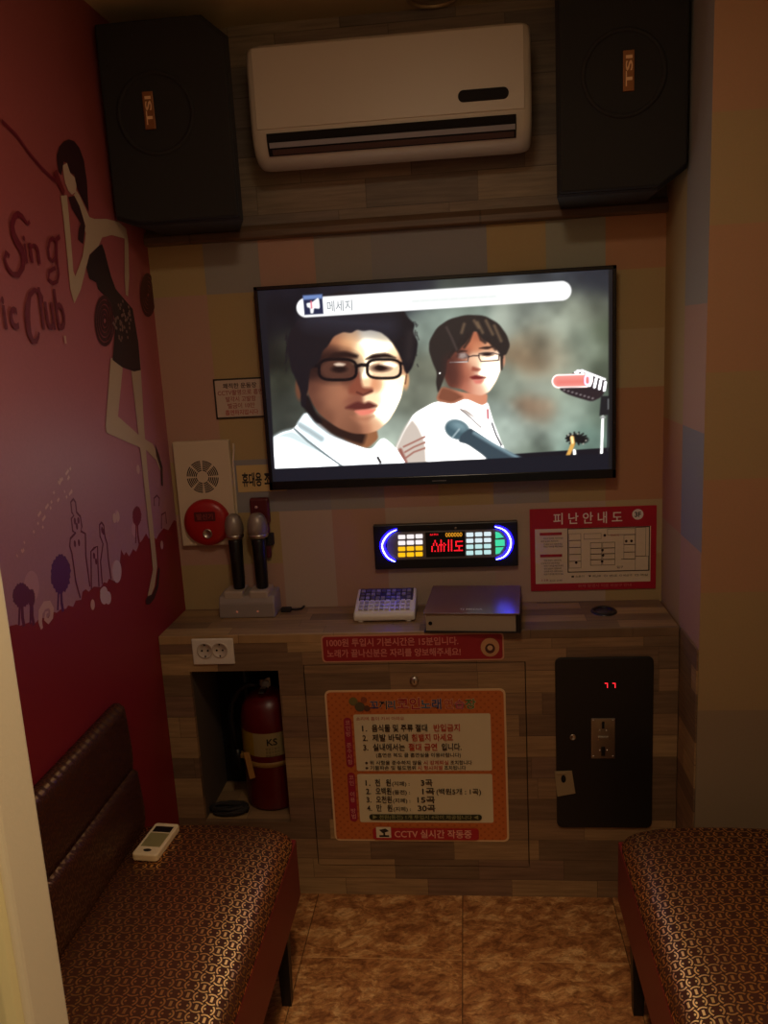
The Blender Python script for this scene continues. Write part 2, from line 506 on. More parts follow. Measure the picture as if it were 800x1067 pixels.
# tree crowns and trunks
for cx, cy, rx, ry, colr in ((85, 535, 34, 48, (104, 30, 66)), (124, 545, 14, 34, (104, 30, 66)), (240, 450, 38, 74, (94, 28, 92)), (543, 220, 17, 38, (128, 32, 52))):
    crown = []
    for q in range(40):
        r = 1 + 0.08 * (q % 2) + random.uniform(-0.05, 0.05); t = 2 * math.pi * q / 40
        crown.append((cx + rx * r * math.cos(t), cy + ry * r * math.sin(t)))
    b.poly(Y(k1(crown)), colr)
    b.line(Y(k1([(cx + 2, cy + ry - 6), (cx + 4, cy + ry + 40), (cx + 10, cy + ry + 75)])), 0.012, colr)
    b.line(Y(k1([(cx - rx * .2, cy + ry * .5), (cx - rx * .3, cy + ry + 70)])), 0.008, colr)
# line drawn towers
def outline(pts, w=0.007): b.line(Y(k1(pts)), w, (112, 30, 60))
outline([(318, 545), (300, 480), (285, 370), (276, 340), (278, 310), (300, 285), (288, 280), (282, 230), (292, 218), (284, 205), (280, 165), (290, 152), (299, 165), (303, 205), (318, 222), (324, 262), (320, 280), (338, 290), (340, 380), (356, 500)])
outline([(362, 510), (360, 360), (372, 348), (386, 340), (388, 420), (392, 500)])
outline([(405, 490), (398, 400), (408, 330), (396, 300), (394, 255), (402, 245), (411, 258), (415, 300), (424, 330), (430, 400), (440, 470)])
outline([(612, 180), (610, 150), (622, 138), (632, 150), (630, 180)]); outline([(640, 270), (640, 215), (656, 205), (660, 250)])
for q in ((296, 240), (310, 238), (304, 260), (296, 330), (312, 326), (404, 275), (408, 282), (372, 378), (380, 400)):
    c = yz(*k1([q])[0], XL); b.disc(c[0], c[1], 0.006, 0.009, (112, 30, 60))
# curls, puffs and sparks
curl = [(165, 668), (158, 640), (160, 600), (175, 575), (195, 570), (205, 590), (203, 620), (190, 638), (178, 628), (180, 605), (190, 600)]
b.line(Y(k1(curl)), [0.01, 0.016, 0.02, 0.02, 0.018, 0.018, 0.016, 0.014, 0.012, 0.008, 0.004], (206, 160, 158))
for cx, cy, rx, ry in ((412, 535, 16, 36), (428, 545, 12, 26), (404, 520, 8, 14), (463, 440, 18, 45)):
    b.poly(Y(k1([(cx + rx * math.cos(2 * math.pi * q / 20), cy + ry * math.sin(2 * math.pi * q / 20)) for q in range(20)])), (204, 168, 178))
for q in range(26):
    t = random.random(); px = 45 + 250 * t + random.uniform(-25, 25); py = 360 - 300 * t + random.uniform(-70, 60)
    r = random.choice((2, 3, 3, 5, 8)); c = k1([(px, py)])[0]
    b.line(Y([(c[0] - r * .2, c[1] + r * .3), (c[0] + r * .2, c[1] - r * .3)]), 0.007, (214, 160, 150))
for q in ((452, 228), (465, 222), (546, 35), (600, 320), (365, 572), (640, 335)):
    c = yz(*k1([q])[0], XL); b.disc(c[0], c[1], 0.012, 0.014, (206, 160, 150))
# the singing girl: limbs first, then dress, hair
def P4(pts, c): b.poly(Y(k4(pts)), c)
def P3(pts, c): b.poly(Y(k3(pts)), c)
P3([(322, 262), (358, 262), (356, 300), (343, 432), (408, 490), (444, 512), (458, 540), (470, 560), (466, 590), (455, 560), (425, 530), (400, 520), (310, 480), (307, 462)], SKIN)
P3([(378, 262), (408, 262), (420, 470), (432, 620), (448, 770), (458, 872), (450, 930), (440, 955), (430, 958), (446, 880), (428, 700), (410, 540), (396, 420)], SKIN)
P3([(452, 512), (462, 540), (474, 580), (475, 636), (470, 634), (468, 585), (455, 548)], (60, 26, 28))
P3([(424, 970), (430, 958), (444, 952), (456, 925), (462, 872), (466, 880), (462, 930), (450, 965), (436, 982), (426, 982)], (60, 26, 28))
P4([(238, 320), (262, 318), (272, 420), (288, 620), (296, 640), (325, 560), (338, 470), (290, 318), (300, 300), (312, 318), (352, 405), (372, 412), (420, 412), (470, 425), (498, 452), (506, 500), (510, 640), (505, 720), (496, 712), (492, 640), (492, 490), (440, 476), (402, 486), (388, 520), (352, 552), (342, 590), (318, 690), (292, 748), (276, 690), (262, 540), (248, 400)], SKIN)
P4([(246, 200), (262, 190), (276, 232), (296, 250), (300, 280), (298, 305), (282, 316), (268, 300), (256, 270), (250, 240)], (206, 172, 142))
P4([(225, 195), (222, 160), (232, 125), (250, 104), (270, 96), (292, 104), (312, 130), (330, 180), (342, 260), (346, 330), (350, 385), (330, 345), (306, 296), (296, 262), (292, 236), (276, 228), (262, 190), (250, 184), (244, 215), (240, 240), (230, 225)], (58, 24, 26))
P4([(268, 326), (292, 320), (312, 360), (336, 440), (326, 512), (306, 494), (310, 450), (318, 430), (300, 400), (282, 370)], (58, 24, 26))
P4([(352, 556), (388, 520), (402, 512), (412, 540), (438, 640), (456, 690), (500, 742), (524, 770), (546, 900), (556, 1012), (530, 1018), (480, 1000), (444, 972), (450, 900), (456, 820), (440, 770), (412, 716), (386, 690), (380, 664), (352, 650), (340, 604)], DRESS)
# bow spirals and dots on the skirt
def spiral(cx, cy, rx, ry, turns, w, c):
    pts = []
    for q in range(int(turns * 22)):
        t = q / 22; r = 1 - t / turns * 0.93; a = 2 * math.pi * t
        pts.append((cx + rx * r * math.cos(a), cy + ry * r * math.sin(a)))
    b.line(Y(k4(pts)), w, c)
spiral(412, 812, 40, 104, 5, 0.010, (74, 26, 30)); spiral(584, 710, 30, 88, 5, 0.012, (84, 30, 30))
for q in range(46):
    a, r = random.uniform(0, 6.28), random.random() ** 0.5
    c = yz(*k4([(482 + 36 * r * math.cos(a), 820 + 85 * r * math.sin(a))])[0], XL)
    b.disc(c[0], c[1], 0.006, 0.005, (132, 100, 88), n=8)
# microphone and cable held at the mouth
b.line(Y(k4([(0, 22), (60, 80), (110, 150), (160, 210), (215, 262)])), 0.009, LINE)
P4([(205, 228), (220, 215), (236, 262), (252, 300), (248, 322), (236, 300), (216, 262)], (118, 30, 34))
# lettering
RED = (116, 18, 36)
def letter(t, px0, px1, py, hpx, bold=0.02):
    a0, z0 = yz(px0, py, XL); a1, z1 = yz(px1, py, XL); zt = yz((px0 + px1) / 2, py - hpx, XL)[1]
    b.text(t, a0, (z0 + z1) / 2, zt - (z0 + z1) / 2, RED, w=a1 - a0, bold=bold, lift=False)
b.up()
letter('i', 25.5, 28, 274, 31, 0.012); letter('n', 30.5, 41, 274, 31, 0.012); b.line(Y(k4([(112, 422), (104, 432), (94, 420), (84, 404), (68, 392), (52, 404), (42, 432), (46, 470), (62, 505), (80, 535), (88, 570), (84, 604), (66, 634), (44, 632), (24, 606), (12, 570), (18, 545), (32, 560)])),
       [0.010, 0.007, 0.009, 0.012, 0.014, 0.015, 0.018, 0.022, 0.024, 0.022, 0.019, 0.016, 0.013, 0.012, 0.011, 0.010, 0.012, 0.009], RED)
b.line(Y(k4([(216, 500), (204, 488), (192, 498), (185, 530), (190, 566), (202, 580), (214, 566), (218, 530), (216, 500)])), 0.010, RED)
b.line(Y(k4([(232, 482), (218, 494), (219, 560), (222, 592)])), 0.012, RED)
b.line(Y(k4([(222, 590), (228, 630), (222, 660), (204, 668), (186, 650), (190, 620), (214, 606)])), 0.010, RED)
letter('lub', 43, 68, 343, 44, 0.012); letter('c', 10, 18.5, 342, 34, 0.025); letter('i', 3.5, 6.5, 342, 36, 0.03); letter('Mus', -46, -2, 341, 40, 0.02)
b.line(Y(k4([(158, 742), (162, 722), (150, 700), (130, 694), (112, 715), (104, 760), (103, 810), (110, 865), (124, 898), (138, 897), (146, 880), (149, 862)])),
       [0.016, 0.010, 0.010, 0.011, 0.014, 0.021, 0.024, 0.020, 0.015, 0.012, 0.010, 0.008], RED)
c = yz(66, 355, XL); b.line(Y([(66, 350), (67, 358)]), 0.01, (206, 160, 140))
b.use(M_DARK); b.box(XL - 0.08, XL - 0.001, -2.04, 0.0, 0, ZC)
struct(b.build('wall_left'))

# ------------------------------------------------------------------ door frame the photo is taken through
b = MB()
b.box(-1.4, -0.10, -2.10, -2.04, 0.0, ZC)
b.box(-0.10, 1.9, -2.10, -2.04, 2.13, ZC); b.box(1.0, 1.9, -2.10, -2.04, 0.0, 2.13)  # first box is an unseen lintel, added to keep corridor light off the upper room
struct(b.build('wall_front', M_JAMB))
t = thing('door_1', 'cream painted door frame post at the left edge, mural wall behind it', 'door frame', (-0.05, -2.07, 0)); t['kind'] = 'structure'
b = MB(); b.box(-0.12, 0.0062, -2.100, -2.039, 0.0, ZC, 0.006, 3); b.build('jamb', M_JAMB, t)
b = MB(); b.prism([(-0.16, -2.112), (-0.0075, -2.112), (-0.0005, -2.108), (0.0015, -2.1005), (-0.16, -2.1005)], 'z', 0.0, ZC, 0.001); b.build('casing', mat('casing_lit_paint', (240, 226, 172), 0.4), t)  # casing paler and yellower than the jamb: corridor light put into its colour

# ================================================================== COUNTER
t = thing('counter_cabinet', 'patchwork wood panelled counter under the television with open niche', 'counter', (0.2, -0.14, 0))
b = MB().use(M_PLANK_F)
y1, y0 = -0.002, -D
zt = HC - 0.028
NX0, NX1, NZ0, NZ1 = -0.497, -0.212, 0.262, 0.787     # niche
DX0, DX1, DZ0, DZ1 = -0.132, 0.554, 0.106, 0.805      # access door opening
yp = y0 + 0.018
b.box(XL + .001, NX0, y0, yp, 0, zt); b.box(NX0, NX1, y0, yp, NZ1, zt); b.box(NX0, NX1, y0, yp, 0, NZ0)
b.box(NX1, DX0, y0, yp, 0, zt); b.box(DX0, DX1, y0, yp, DZ1, zt); b.box(DX0, DX1, y0, yp, 0, DZ0)
b.box(DX1, XR - .007, y0, yp, 0, zt)
b.use(mat('niche_board', (92, 80, 68), 0.75, bump=0.1, bscale=200)); b.box(NX0 - .018, NX0, yp, y1, 0, zt); b.box(-0.182, -0.164, yp, y1, 0, zt)
b.use(M_PLANK_T); b.box(NX0, -0.182, yp, y1, NZ0 - 0.018, NZ0)
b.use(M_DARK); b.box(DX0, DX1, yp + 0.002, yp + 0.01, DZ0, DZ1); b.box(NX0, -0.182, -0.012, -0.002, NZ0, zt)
b.build('body', None, t)
b = MB(); b.box(NX0 + 0.105, NX0 + 0.113, -0.05, -0.012, NZ0, NZ1, 0.001); b.build('niche_batten', mat('grey_batten', (96, 88, 80), 0.7), t)
b = MB(); b.box(DX0 + .003, DX1 - .003, y0 - 0.0015, y0 + 0.018, DZ0 + .003, DZ1 - .003, 0.0008); dr = b.build('access_door', M_PLANK_F, t)
lx, lz = xz(431.5, 709, -D - .002)
MY = Matrix.Rotation(math.pi / 2, 4, 'X')              # local z -> -y
b = MB(); b.lathe([(0, 0.010), (0.007, 0.010), (0.012, 0.009), (0.0145, 0.004), (0.0145, -0.002), (0, -0.002)], Matrix.Translation((lx, -D - .001, lz)) @ MY, 24)
b.use(M_CHROME).use(M_DARK); b.box(lx - 0.0015, lx + 0.0015, -D - 0.0115, -D - 0.008, lz - 0.006, lz + 0.006)
for f in b.bm.faces: f.material_index = 0 if len(f.verts) != 4 or f.smooth else 1
lk = b.build('lock', None, dr); lk['label'] = 'round chrome cam lock'
b = MB().use(M_PLANK_T); b.box(XL + .001, XR - .007, -D - 0.0006, -0.002, zt + .0002, HC, 0.0018)
tag(b.build('countertop'), 'patchwork wood countertop running wall to wall below the television', 'countertop')

# right of the counter the panelled side of the alcove
b = MB(); b.box(XR - 0.006, XR - 0.0005, YF, -D - 0.002, 0.0, HC, 0.001); struct(b.build('trim_2', M_PLANK_S))

# ================================================================== TELEVISION
TX0, TX1, TZ0, TZ1, TY = -0.243, 0.857, 1.323, 1.963, -0.06
t = thing('television', 'black flat television on the back wall showing two men in glasses', 'television', (0.307, -0.03, TZ0))
b = MB(); b.box(TX0, TX1, TY + 0.004, -0.02, TZ0, TZ1, 0.006); b.box(0.05, 0.56, -0.021, -0.0005, 1.45, 1.85)
b.build('back_shell', M_BLACKM, t)
b = MB(); wz = 0.016
b.box(TX0, TX1, TY - .001, TY + .012, TZ0, TZ0 + 0.028, 0.002); b.box(TX0, TX1, TY - .001, TY + .012, TZ1 - 0.012, TZ1, 0.002)
b.box(TX0, TX0 + 0.012, TY - .001, TY + .012, TZ0, TZ1, 0.002); b.box(TX1 - 0.012, TX1, TY - .001, TY + .012, TZ0, TZ1, 0.002)
b.build('bezel', mat('gloss_black_bezel', (16, 16, 20), 0.22), t)
b = Flat(back_plane(TY - 0.0012), 0.3); b.text('▬▬▬', 0.307, TZ0 + 0.010, 0.006, (120, 120, 126), w=0.045, align='C'); b.build('maker_plate', None, t)

# the picture on the screen, painted into the colour of a fine grid
SX0, SX1, SZ0, SZ1 = TX0 + 0.011, TX1 - 0.011, TZ0 + 0.027, TZ1 - 0.011
GW, GH = 460, 252
gx, gz = np.meshgrid(np.linspace(SX0, SX1, GW), np.linspace(SZ1, SZ0, GH))
# picture coordinates: the plane's own perspective grid
dP = np.stack([gx - CAM.x, np.full_like(gx, TY + 0.003) - CAM.y, gz - CAM.z], -1)
dep = dP @ np.array(FWD)
PX = 400 + FPX * (dP @ np.array(RGT)) / dep; PY = 533.5 - FPX * (dP @ np.array(UPV)) / dep
IMG = np.zeros((GH, GW, 3))


def field(pts):
    num = np.zeros((GH, GW, 3)); den = np.full((GH, GW, 1), 1e-9)
    for x, y, c, s in pts:
        wgt = np.exp(-((PX - x) ** 2 + (PY - y) ** 2) / (2 * s * s))[..., None] + 1e-9
        num += wgt * np.array(c, float); den += wgt
    return num / den


def sd_poly(pts):
    d = np.full((GH, GW), 1e9); inside = np.zeros((GH, GW), bool); n_ = len(pts)
    for i in range(n_):
        x0, y0 = pts[i]; x1, y1 = pts[(i + 1) % n_]
        ex, ey = x1 - x0, y1 - y0; wx, wy = PX - x0, PY - y0
        tt = np.clip((wx * ex + wy * ey) / (ex * ex + ey * ey + 1e-12), 0, 1)
        d = np.minimum(d, np.hypot(wx - ex * tt, wy - ey * tt))
        c = ((y0 <= PY) & (y1 > PY)) | ((y1 <= PY) & (y0 > PY))
        xi = x0 + (PY - y0) * ex / (ey if abs(ey) > 1e-12 else 1e-12)
        inside ^= c & (PX < xi)
    return np.where(inside, -d, d)


def cover(sd, soft): return np.clip(0.5 - sd / (2 * soft), 0, 1)[..., None]
def put(a, c):
    global IMG
    IMG = IMG * (1 - a) + np.array(c, float) * a
def poly(pts, c, soft=0.8, al=1.0): put(cover(sd_poly(smooth_poly(pts)), soft) * al, c)
def hard(pts, c, soft=0.6, al=1.0): put(cover(sd_poly(pts), soft) * al, c)
def ell(x, y, rx, ry, c, soft=0.8, al=1.0, rot=0.0):
    X, Y_ = PX - x, PY - y; cr, sr = math.cos(rot), math.sin(rot)
    u, v = X * cr + Y_ * sr, -X * sr + Y_ * cr
    put(cover((np.hypot(u / rx, v / ry) - 1) * min(rx, ry), soft) * al, c)
def stroke(pts, wd, c, soft=0.6, al=1.0):
    d = np.full((GH, GW), 1e9)
    for (x0, y0), (x1, y1) in zip(pts, pts[1:]):
        ex, ey = x1 - x0, y1 - y0; wx, wy = PX - x0, PY - y0
        tt = np.clip((wx * ex + wy * ey) / (ex * ex + ey * ey + 1e-12), 0, 1)
        d = np.minimum(d, np.hypot(wx - ex * tt, wy - ey * tt))
    put(cover(d - wd / 2, soft) * al, c)
def smooth_poly(pts, it=2):
    for _ in range(it):
        q = []
        for i in range(len(pts)):
            a, c = pts[i], pts[(i + 1) % len(pts)]
            q += [(a[0] * .84 + c[0] * .16, a[1] * .84 + c[1] * .16), (a[0] * .16 + c[0] * .84, a[1] * .16 + c[1] * .84)]
        pts = q
    return pts


def cloud(nx, ny):
    g = NPR.random((ny + 2, nx + 2)); u = np.linspace(0, nx, GW); v = np.linspace(0, ny, GH)
    iu, iv = u.astype(int), v.astype(int); fu, fv = u - iu, v - iv
    fu, fv = fu * fu * (3 - 2 * fu), fv * fv * (3 - 2 * fv); fu, fv = fu[None, :], fv[:, None]
    q = lambda a, c: g[np.ix_(iv + a, iu + c)]
    return ((q(0, 0) * (1 - fu) + q(0, 1) * fu) * (1 - fv) + (q(1, 0) * (1 - fu) + q(1, 1) * fu) * fv)[..., None] - 0.5


NPR = np.random.default_rng(4)
put(1.0, field([(285, 330, (24, 23, 27), 16), (300, 300, (24, 24, 34), 26), (282, 372, (30, 30, 28), 12), (300, 362, (58, 58, 48), 10), (290, 396, (66, 68, 56), 9), (286, 420, (48, 50, 44), 10), (300, 425, (74, 77, 68), 10), (288, 450, (62, 66, 60), 10), (306, 440, (82, 86, 78), 12),
                (420, 300, (36, 38, 50), 22), (446, 336, (134, 148, 136), 14), (436, 352, (150, 164, 152), 12), (440, 380, (112, 114, 98), 12), (432, 404, (128, 132, 116), 12), (425, 425, (108, 112, 98), 10), (418, 445, (168, 180, 166), 12), (480, 300, (84, 92, 84), 14), (500, 292, (60, 62, 66), 12), (560, 288, (64, 68, 74), 18), (620, 285, (44, 46, 54), 18),
                (480, 322, (140, 154, 142), 14), (540, 322, (164, 172, 158), 14), (575, 335, (176, 184, 166), 14), (560, 358, (150, 138, 114), 12), (555, 378, (150, 124, 96), 12), (578, 372, (164, 156, 134), 12), (538, 398, (152, 162, 146), 10), (560, 402, (168, 178, 162), 10), (552, 424, (158, 126, 100), 9), (566, 430, (150, 130, 108), 9), (535, 440, (166, 180, 168), 10), (556, 450, (172, 186, 172), 10),
                (600, 322, (148, 154, 136), 12), (622, 320, (94, 98, 84), 10), (605, 360, (136, 146, 128), 14), (630, 345, (84, 92, 74), 9), (629, 380, (88, 96, 80), 9), (600, 425, (138, 152, 138), 12), (625, 430, (96, 110, 96), 10), (582, 446, (158, 176, 162), 10), (610, 460, (112, 136, 124), 12), (590, 400, (152, 162, 144), 12), (560, 466, (120, 132, 118), 8)]))
IMG = IMG * 0.9 * (1 + 0.30 * cloud(9, 5) + 0.26 * cloud(20, 12) + 0.10 * cloud(46, 26))
A = K(275, 315, 4.848); B = K(410, 315, 5.714); Cc = K(540, 350, 7.11)
# dark table edge on the right
hard([(520, 474), (640, 466), (640, 500), (520, 500)], (26, 23, 30))
# second man: shirt, neck, face, hair
poly(B([(10, 870), (60, 760), (120, 660), (250, 588), (350, 600), (430, 565), (520, 610), (560, 590), (590, 700), (640, 830), (690, 930), (640, 990), (-10, 990)]), (255, 252, 248), 1.0)
poly(B([(5, 880), (60, 760), (110, 690), (150, 740), (190, 830), (200, 985), (40, 985)]), (206, 192, 180), 2.5)
for k in range(3): stroke(B([(60 + 8 * k, 860 + 32 * k), (120, 832 + 30 * k), (186, 800 + 34 * k)]), 1.6, (150, 84, 72), 0.8, 0.85)
stroke(B([(40, 880), (70, 950)]), 4, (140, 70, 60), 1.2, 0.8)
poly(B([(380, 630), (440, 640), (520, 720), (500, 700), (430, 660)]), (190, 176, 168), 1.2)
stroke(B([(400, 640), (460, 690), (520, 745)]), 1.2, (120, 110, 108), 0.8)
stroke(B([(585, 720), (610, 790), (640, 850)]), 1.5, (60, 60, 66), 0.8)
poly(B([(250, 585), (285, 500), (420, 540), (560, 540), (555, 600), (525, 615), (430, 572), (350, 604)]), (214, 140, 108), 1.0)
poly(B([(255, 580), (285, 500), (370, 530), (420, 565), (350, 602)]), (128, 76, 56), 2.0)
stroke(B([(560, 640), (562, 690)]), 2.0, (200, 90, 100), 0.9)
fm = cover(sd_poly(smooth_poly(B([(310, 330), (400, 230), (470, 165), (540, 190), (610, 250), (645, 320), (640, 400), (612, 470), (570, 535), (520, 556), (460, 545), (400, 515), (330, 505), (300, 440)]))), 0.9)
bx = lambda pts: [(410 + x / 5.714, 315 + y / 5.714, c, s / 5.714) for x, y, c, s in pts]
put(fm, field(bx([(320, 420, (92, 50, 42), 40), (340, 490, (120, 66, 52), 34), (390, 390, (138, 76, 60), 30), (400, 450, (150, 84, 66), 28), (410, 510, (160, 92, 72), 28), (400, 290, (120, 68, 54), 30), (440, 250, (190, 112, 80), 28), (500, 210, (176, 104, 76), 26), (500, 260, (206, 134, 98), 22), (570, 250, (214, 150, 112), 26),
                  (480, 350, (244, 196, 160), 28), (440, 400, (190, 116, 90), 30), (580, 400, (255, 232, 206), 45), (560, 350, (248, 214, 180), 35), (500, 520, (232, 172, 142), 35), (560, 490, (255, 226, 196), 35), (440, 520, (200, 124, 100), 30)])))
ell(*B([(652, 345)])[0], 2.2, 6, (200, 140, 110), 1.0)
poly(B([(468, 380), (520, 398), (500, 412), (462, 408)]), (158, 84, 66), 1.2)
poly(B([(450, 445), (490, 432), (520, 440), (555, 448), (510, 462), (470, 460)]), (120, 42, 40), 1.0)
poly(B([(468, 462), (540, 458), (520, 484), (488, 486)]), (222, 128, 112), 1.2)
poly(B([(500, 275), (545, 262), (604, 262), (560, 282)]), (56, 38, 34), 0.9)
poly(B([(368, 300), (400, 282), (444, 290), (400, 304)]), (64, 40, 36), 0.9)
ell(*B([(412, 322)])[0], 5.5, 2.0, (44, 26, 26), 1.0); ell(*B([(555, 308)])[0], 6, 2.0, (40, 24, 24), 1.0)
stroke(B([(380, 308), (430, 306), (446, 322), (442, 352), (335, 360)]), 1.0, (70, 60, 64), 0.6)
stroke(B([(335, 357), (438, 355)]), 0.9, (236, 226, 220), 0.5)
stroke(B([(446, 325), (474, 318), (508, 318)]), 1.2, (60, 44, 44), 0.6)
stroke(B([(508, 306), (590, 300), (628, 312), (624, 345), (520, 352), (508, 330), (508, 306)]), 1.0, (66, 52, 52), 0.6)
stroke(B([(628, 312), (650, 330)]), 1.2, (46, 36, 38), 0.6)
poly(B([(210, 290), (212, 230), (258, 150), (330, 100), (430, 74), (540, 78), (625, 125), (675, 195), (694, 258), (672, 310), (652, 318), (650, 400), (638, 408), (634, 310), (604, 272), (575, 244), (540, 232), (522, 214), (500, 176),
         (470, 172), (452, 214), (430, 245), (400, 262), (385, 284), (345, 305), (318, 350), (312, 420), (290, 480), (275, 520), (262, 538), (252, 480), (258, 420), (232, 360)]), (46, 38, 36), 0.9)
for q in (((500, 120), (530, 180)), ((550, 110), (590, 190)), ((600, 140), (640, 230)), ((420, 130), (405, 180)), ((480, 110), (505, 150))):
    stroke(B(q), 2.2, (148, 118, 88), 1.6, 0.65)
poly(B([(300, 330), (370, 300), (385, 360), (400, 430), (390, 500), (330, 510), (300, 440)]), (70, 40, 36), 5.0, 0.6)
poly(B([(395, 305), (425, 300), (440, 325), (410, 338), (385, 330)]), (206, 186, 176), 1.6, 0.7)
for q in (((470, 172), (448, 230), (420, 268)), ((505, 180), (520, 222), (545, 240)), ((440, 190), (410, 250), (380, 290)), ((560, 215), (590, 262), (606, 280)), ((400, 220), (360, 290), (330, 330))):
    stroke(B(q), 2.6, (44, 34, 32), 1.2, 0.9)
stroke(B([(315, 150), (345, 210), (375, 280)]), 1.4, (100, 84, 78), 1.5, 0.6)
ell(*B([(275, 422)])[0], 0.9, 0.9, (240, 236, 230), 0.5)
# first man: shirt, neck, face, hair, glasses
poly(A([(28, 690), (90, 655), (150, 640), (210, 550), (270, 600), (345, 670), (480, 725), (540, 745), (600, 680), (660, 730), (725, 825), (700, 870), (20, 870)]), (250, 253, 255), 1.0)
poly(A([(30, 690), (90, 655), (150, 640), (260, 720), (340, 790), (240, 750), (120, 690)]), (198, 212, 214), 3.0)
poly(A([(160, 620), (208, 552), (270, 606), (350, 680), (480, 735), (410, 800), (330, 760), (210, 690)]), (206, 220, 224), 1.5)
stroke(A([(155, 640), (220, 700), (320, 775), (400, 832)]), 1.6, (92, 104, 108), 0.9)
stroke(A([(180, 620), (230, 650), (290, 690)]), 3.0, (140, 156, 160), 2.5, 0.6)
stroke(A([(575, 785), (588, 808)]), 2.4, (40, 36, 36), 0.8)
poly(A([(360, 610), (440, 640), (570, 640), (578, 690), (524, 738), (480, 726), (400, 690)]), (150, 98, 66), 1.2)
poly(A([(215, 530), (260, 560), (420, 650), (520, 660), (500, 722), (440, 706), (345, 668), (260, 604)]), (46, 28, 24), 2.5)
ell(*A([(716, 392)])[0], 3.6, 10, (206, 156, 112), 1.0)
stroke(A([(718, 370), (712, 410)]), 1.6, (90, 50, 36), 0.9)
ell(*A([(180, 430)])[0], 4.5, 13, (104, 66, 48), 1.2)
fm = cover(sd_poly(smooth_poly(A([(216, 330), (290, 225), (340, 160), (400, 130), (480, 125), (590, 140), (660, 190), (696, 260), (716, 330), (714, 385), (694, 480), (664, 545), (632, 598), (575, 648), (520, 664), (455, 664), (368, 632), (282, 568), (236, 500), (220, 440)]))), 0.9)
bx = lambda pts: [(275 + x / 4.848, 315 + y / 4.848, c, s / 4.848) for x, y, c, s in pts]
put(fm, field(bx([(250, 350, (44, 26, 26), 30), (255, 440, (96, 58, 46), 26), (290, 400, (112, 68, 52), 28), (270, 510, (104, 64, 50), 28), (300, 460, (140, 90, 68), 28), (340, 430, (160, 106, 80), 28), (345, 510, (158, 104, 78), 32), (320, 560, (118, 74, 56), 26), (300, 300, (50, 30, 28), 34),
                  (330, 240, (112, 68, 52), 26), (370, 200, (170, 112, 80), 24), (410, 195, (222, 164, 118), 24), (420, 245, (200, 138, 98), 20), (450, 180, (236, 186, 140), 22), (480, 240, (250, 208, 160), 24), (530, 190, (255, 244, 222), 34), (600, 210, (255, 238, 206), 30), (640, 260, (250, 210, 164), 24), (560, 250, (255, 232, 196), 26),
                  (400, 560, (150, 98, 74), 30), (400, 460, (168, 110, 82), 26), (440, 500, (138, 82, 64), 22), (430, 600, (136, 88, 66), 26), (470, 630, (126, 80, 60), 22), (500, 590, (216, 152, 116), 22), (520, 630, (178, 118, 88), 20), (560, 620, (232, 176, 136), 22), (600, 570, (255, 230, 196), 30), (650, 480, (255, 242, 216), 32), (690, 420, (250, 222, 180), 22),
                  (610, 440, (255, 222, 178), 24), (570, 425, (226, 152, 110), 16), (560, 490, (250, 206, 164), 22), (430, 410, (120, 70, 54), 22), (500, 365, (255, 230, 192), 14), (515, 410, (248, 200, 156), 14), (460, 370, (118, 70, 54), 16), (700, 310, (206, 150, 112), 20)])))
poly(A([(425, 440), (455, 395), (480, 345), (490, 400), (500, 430), (548, 432), (550, 452), (500, 470), (470, 466), (430, 462)]), (134, 72, 54), 2.0)
stroke(A([(470, 455), (500, 468), (545, 448)]), 2.0, (92, 44, 36), 1.0)
poly(A([(400, 535), (470, 500), (505, 510), (530, 500), (578, 524), (520, 545), (470, 545)]), (92, 42, 38), 1.6)
poly(A([(452, 548), (520, 540), (568, 538), (545, 562), (490, 574)]), (236, 132, 112), 1.4)
poly(A([(430, 575), (500, 582), (560, 570), (520, 600), (460, 598)]), (164, 104, 78), 2.5, 0.7)
poly(A([(300, 300), (350, 256), (410, 246), (478, 266), (470, 284), (400, 276), (345, 300)]), (34, 21, 21), 1.6)
poly(A([(508, 290), (550, 262), (620, 256), (676, 284), (610, 278), (550, 286)]), (38, 23, 21), 1.2)
ell(*A([(350, 318)])[0], 25, 17, (44, 26, 24), 6.0, 0.85); ell(*A([(370, 338)])[0], 18, 10.5, (84, 52, 42), 2.0); ell(*A([(380, 338)])[0], 8, 3.6, (34, 20, 20), 1.4)
poly(A([(350, 312), (378, 304), (414, 312), (400, 322), (366, 322)]), (226, 200, 176), 1.2)
ell(*A([(612, 338)])[0], 17, 9.5, (244, 204, 164), 1.5); ell(*A([(590, 332)])[0], 9.5, 3.8, (66, 40, 34), 1.6); ell(*A([(588, 330)])[0], 4.5, 2.6, (34, 20, 18), 1.0)
poly(A([(580, 312), (630, 300), (676, 316), (660, 330), (610, 320)]), (250, 226, 196), 1.4)
def ring(x, y, rx, ry, wd, c):
    pts = [(x + rx * math.copysign(abs(math.cos(t)) ** .6, math.cos(t)), y + ry * math.copysign(abs(math.sin(t)) ** .6, math.sin(t))) for t in [2 * math.pi * q / 30 for q in range(31)]]
    stroke(pts, wd, c, 0.7)
ring(*A([(372, 340)])[0], 19.5, 10.8, 3.0, (20, 14, 18)); ring(*A([(606, 336)])[0], 17.5, 9.8, 2.8, (20, 14, 18))
stroke(A([(466, 322), (492, 316), (522, 318)]), 3.6, (20, 14, 18), 0.8); stroke(A([(276, 320), (215, 322)]), 4.0, (22, 16, 20), 0.9); stroke(A([(690, 306), (722, 318)]), 2.6, (22, 16, 20), 0.8)
ell(*A([(205, 430)])[0], 4.0, 11, (120, 74, 54), 1.6)
poly(A([(190, 470), (225, 470), (262, 560), (300, 610), (262, 610), (212, 548), (188, 520)]), (26, 20, 22), 1.4)
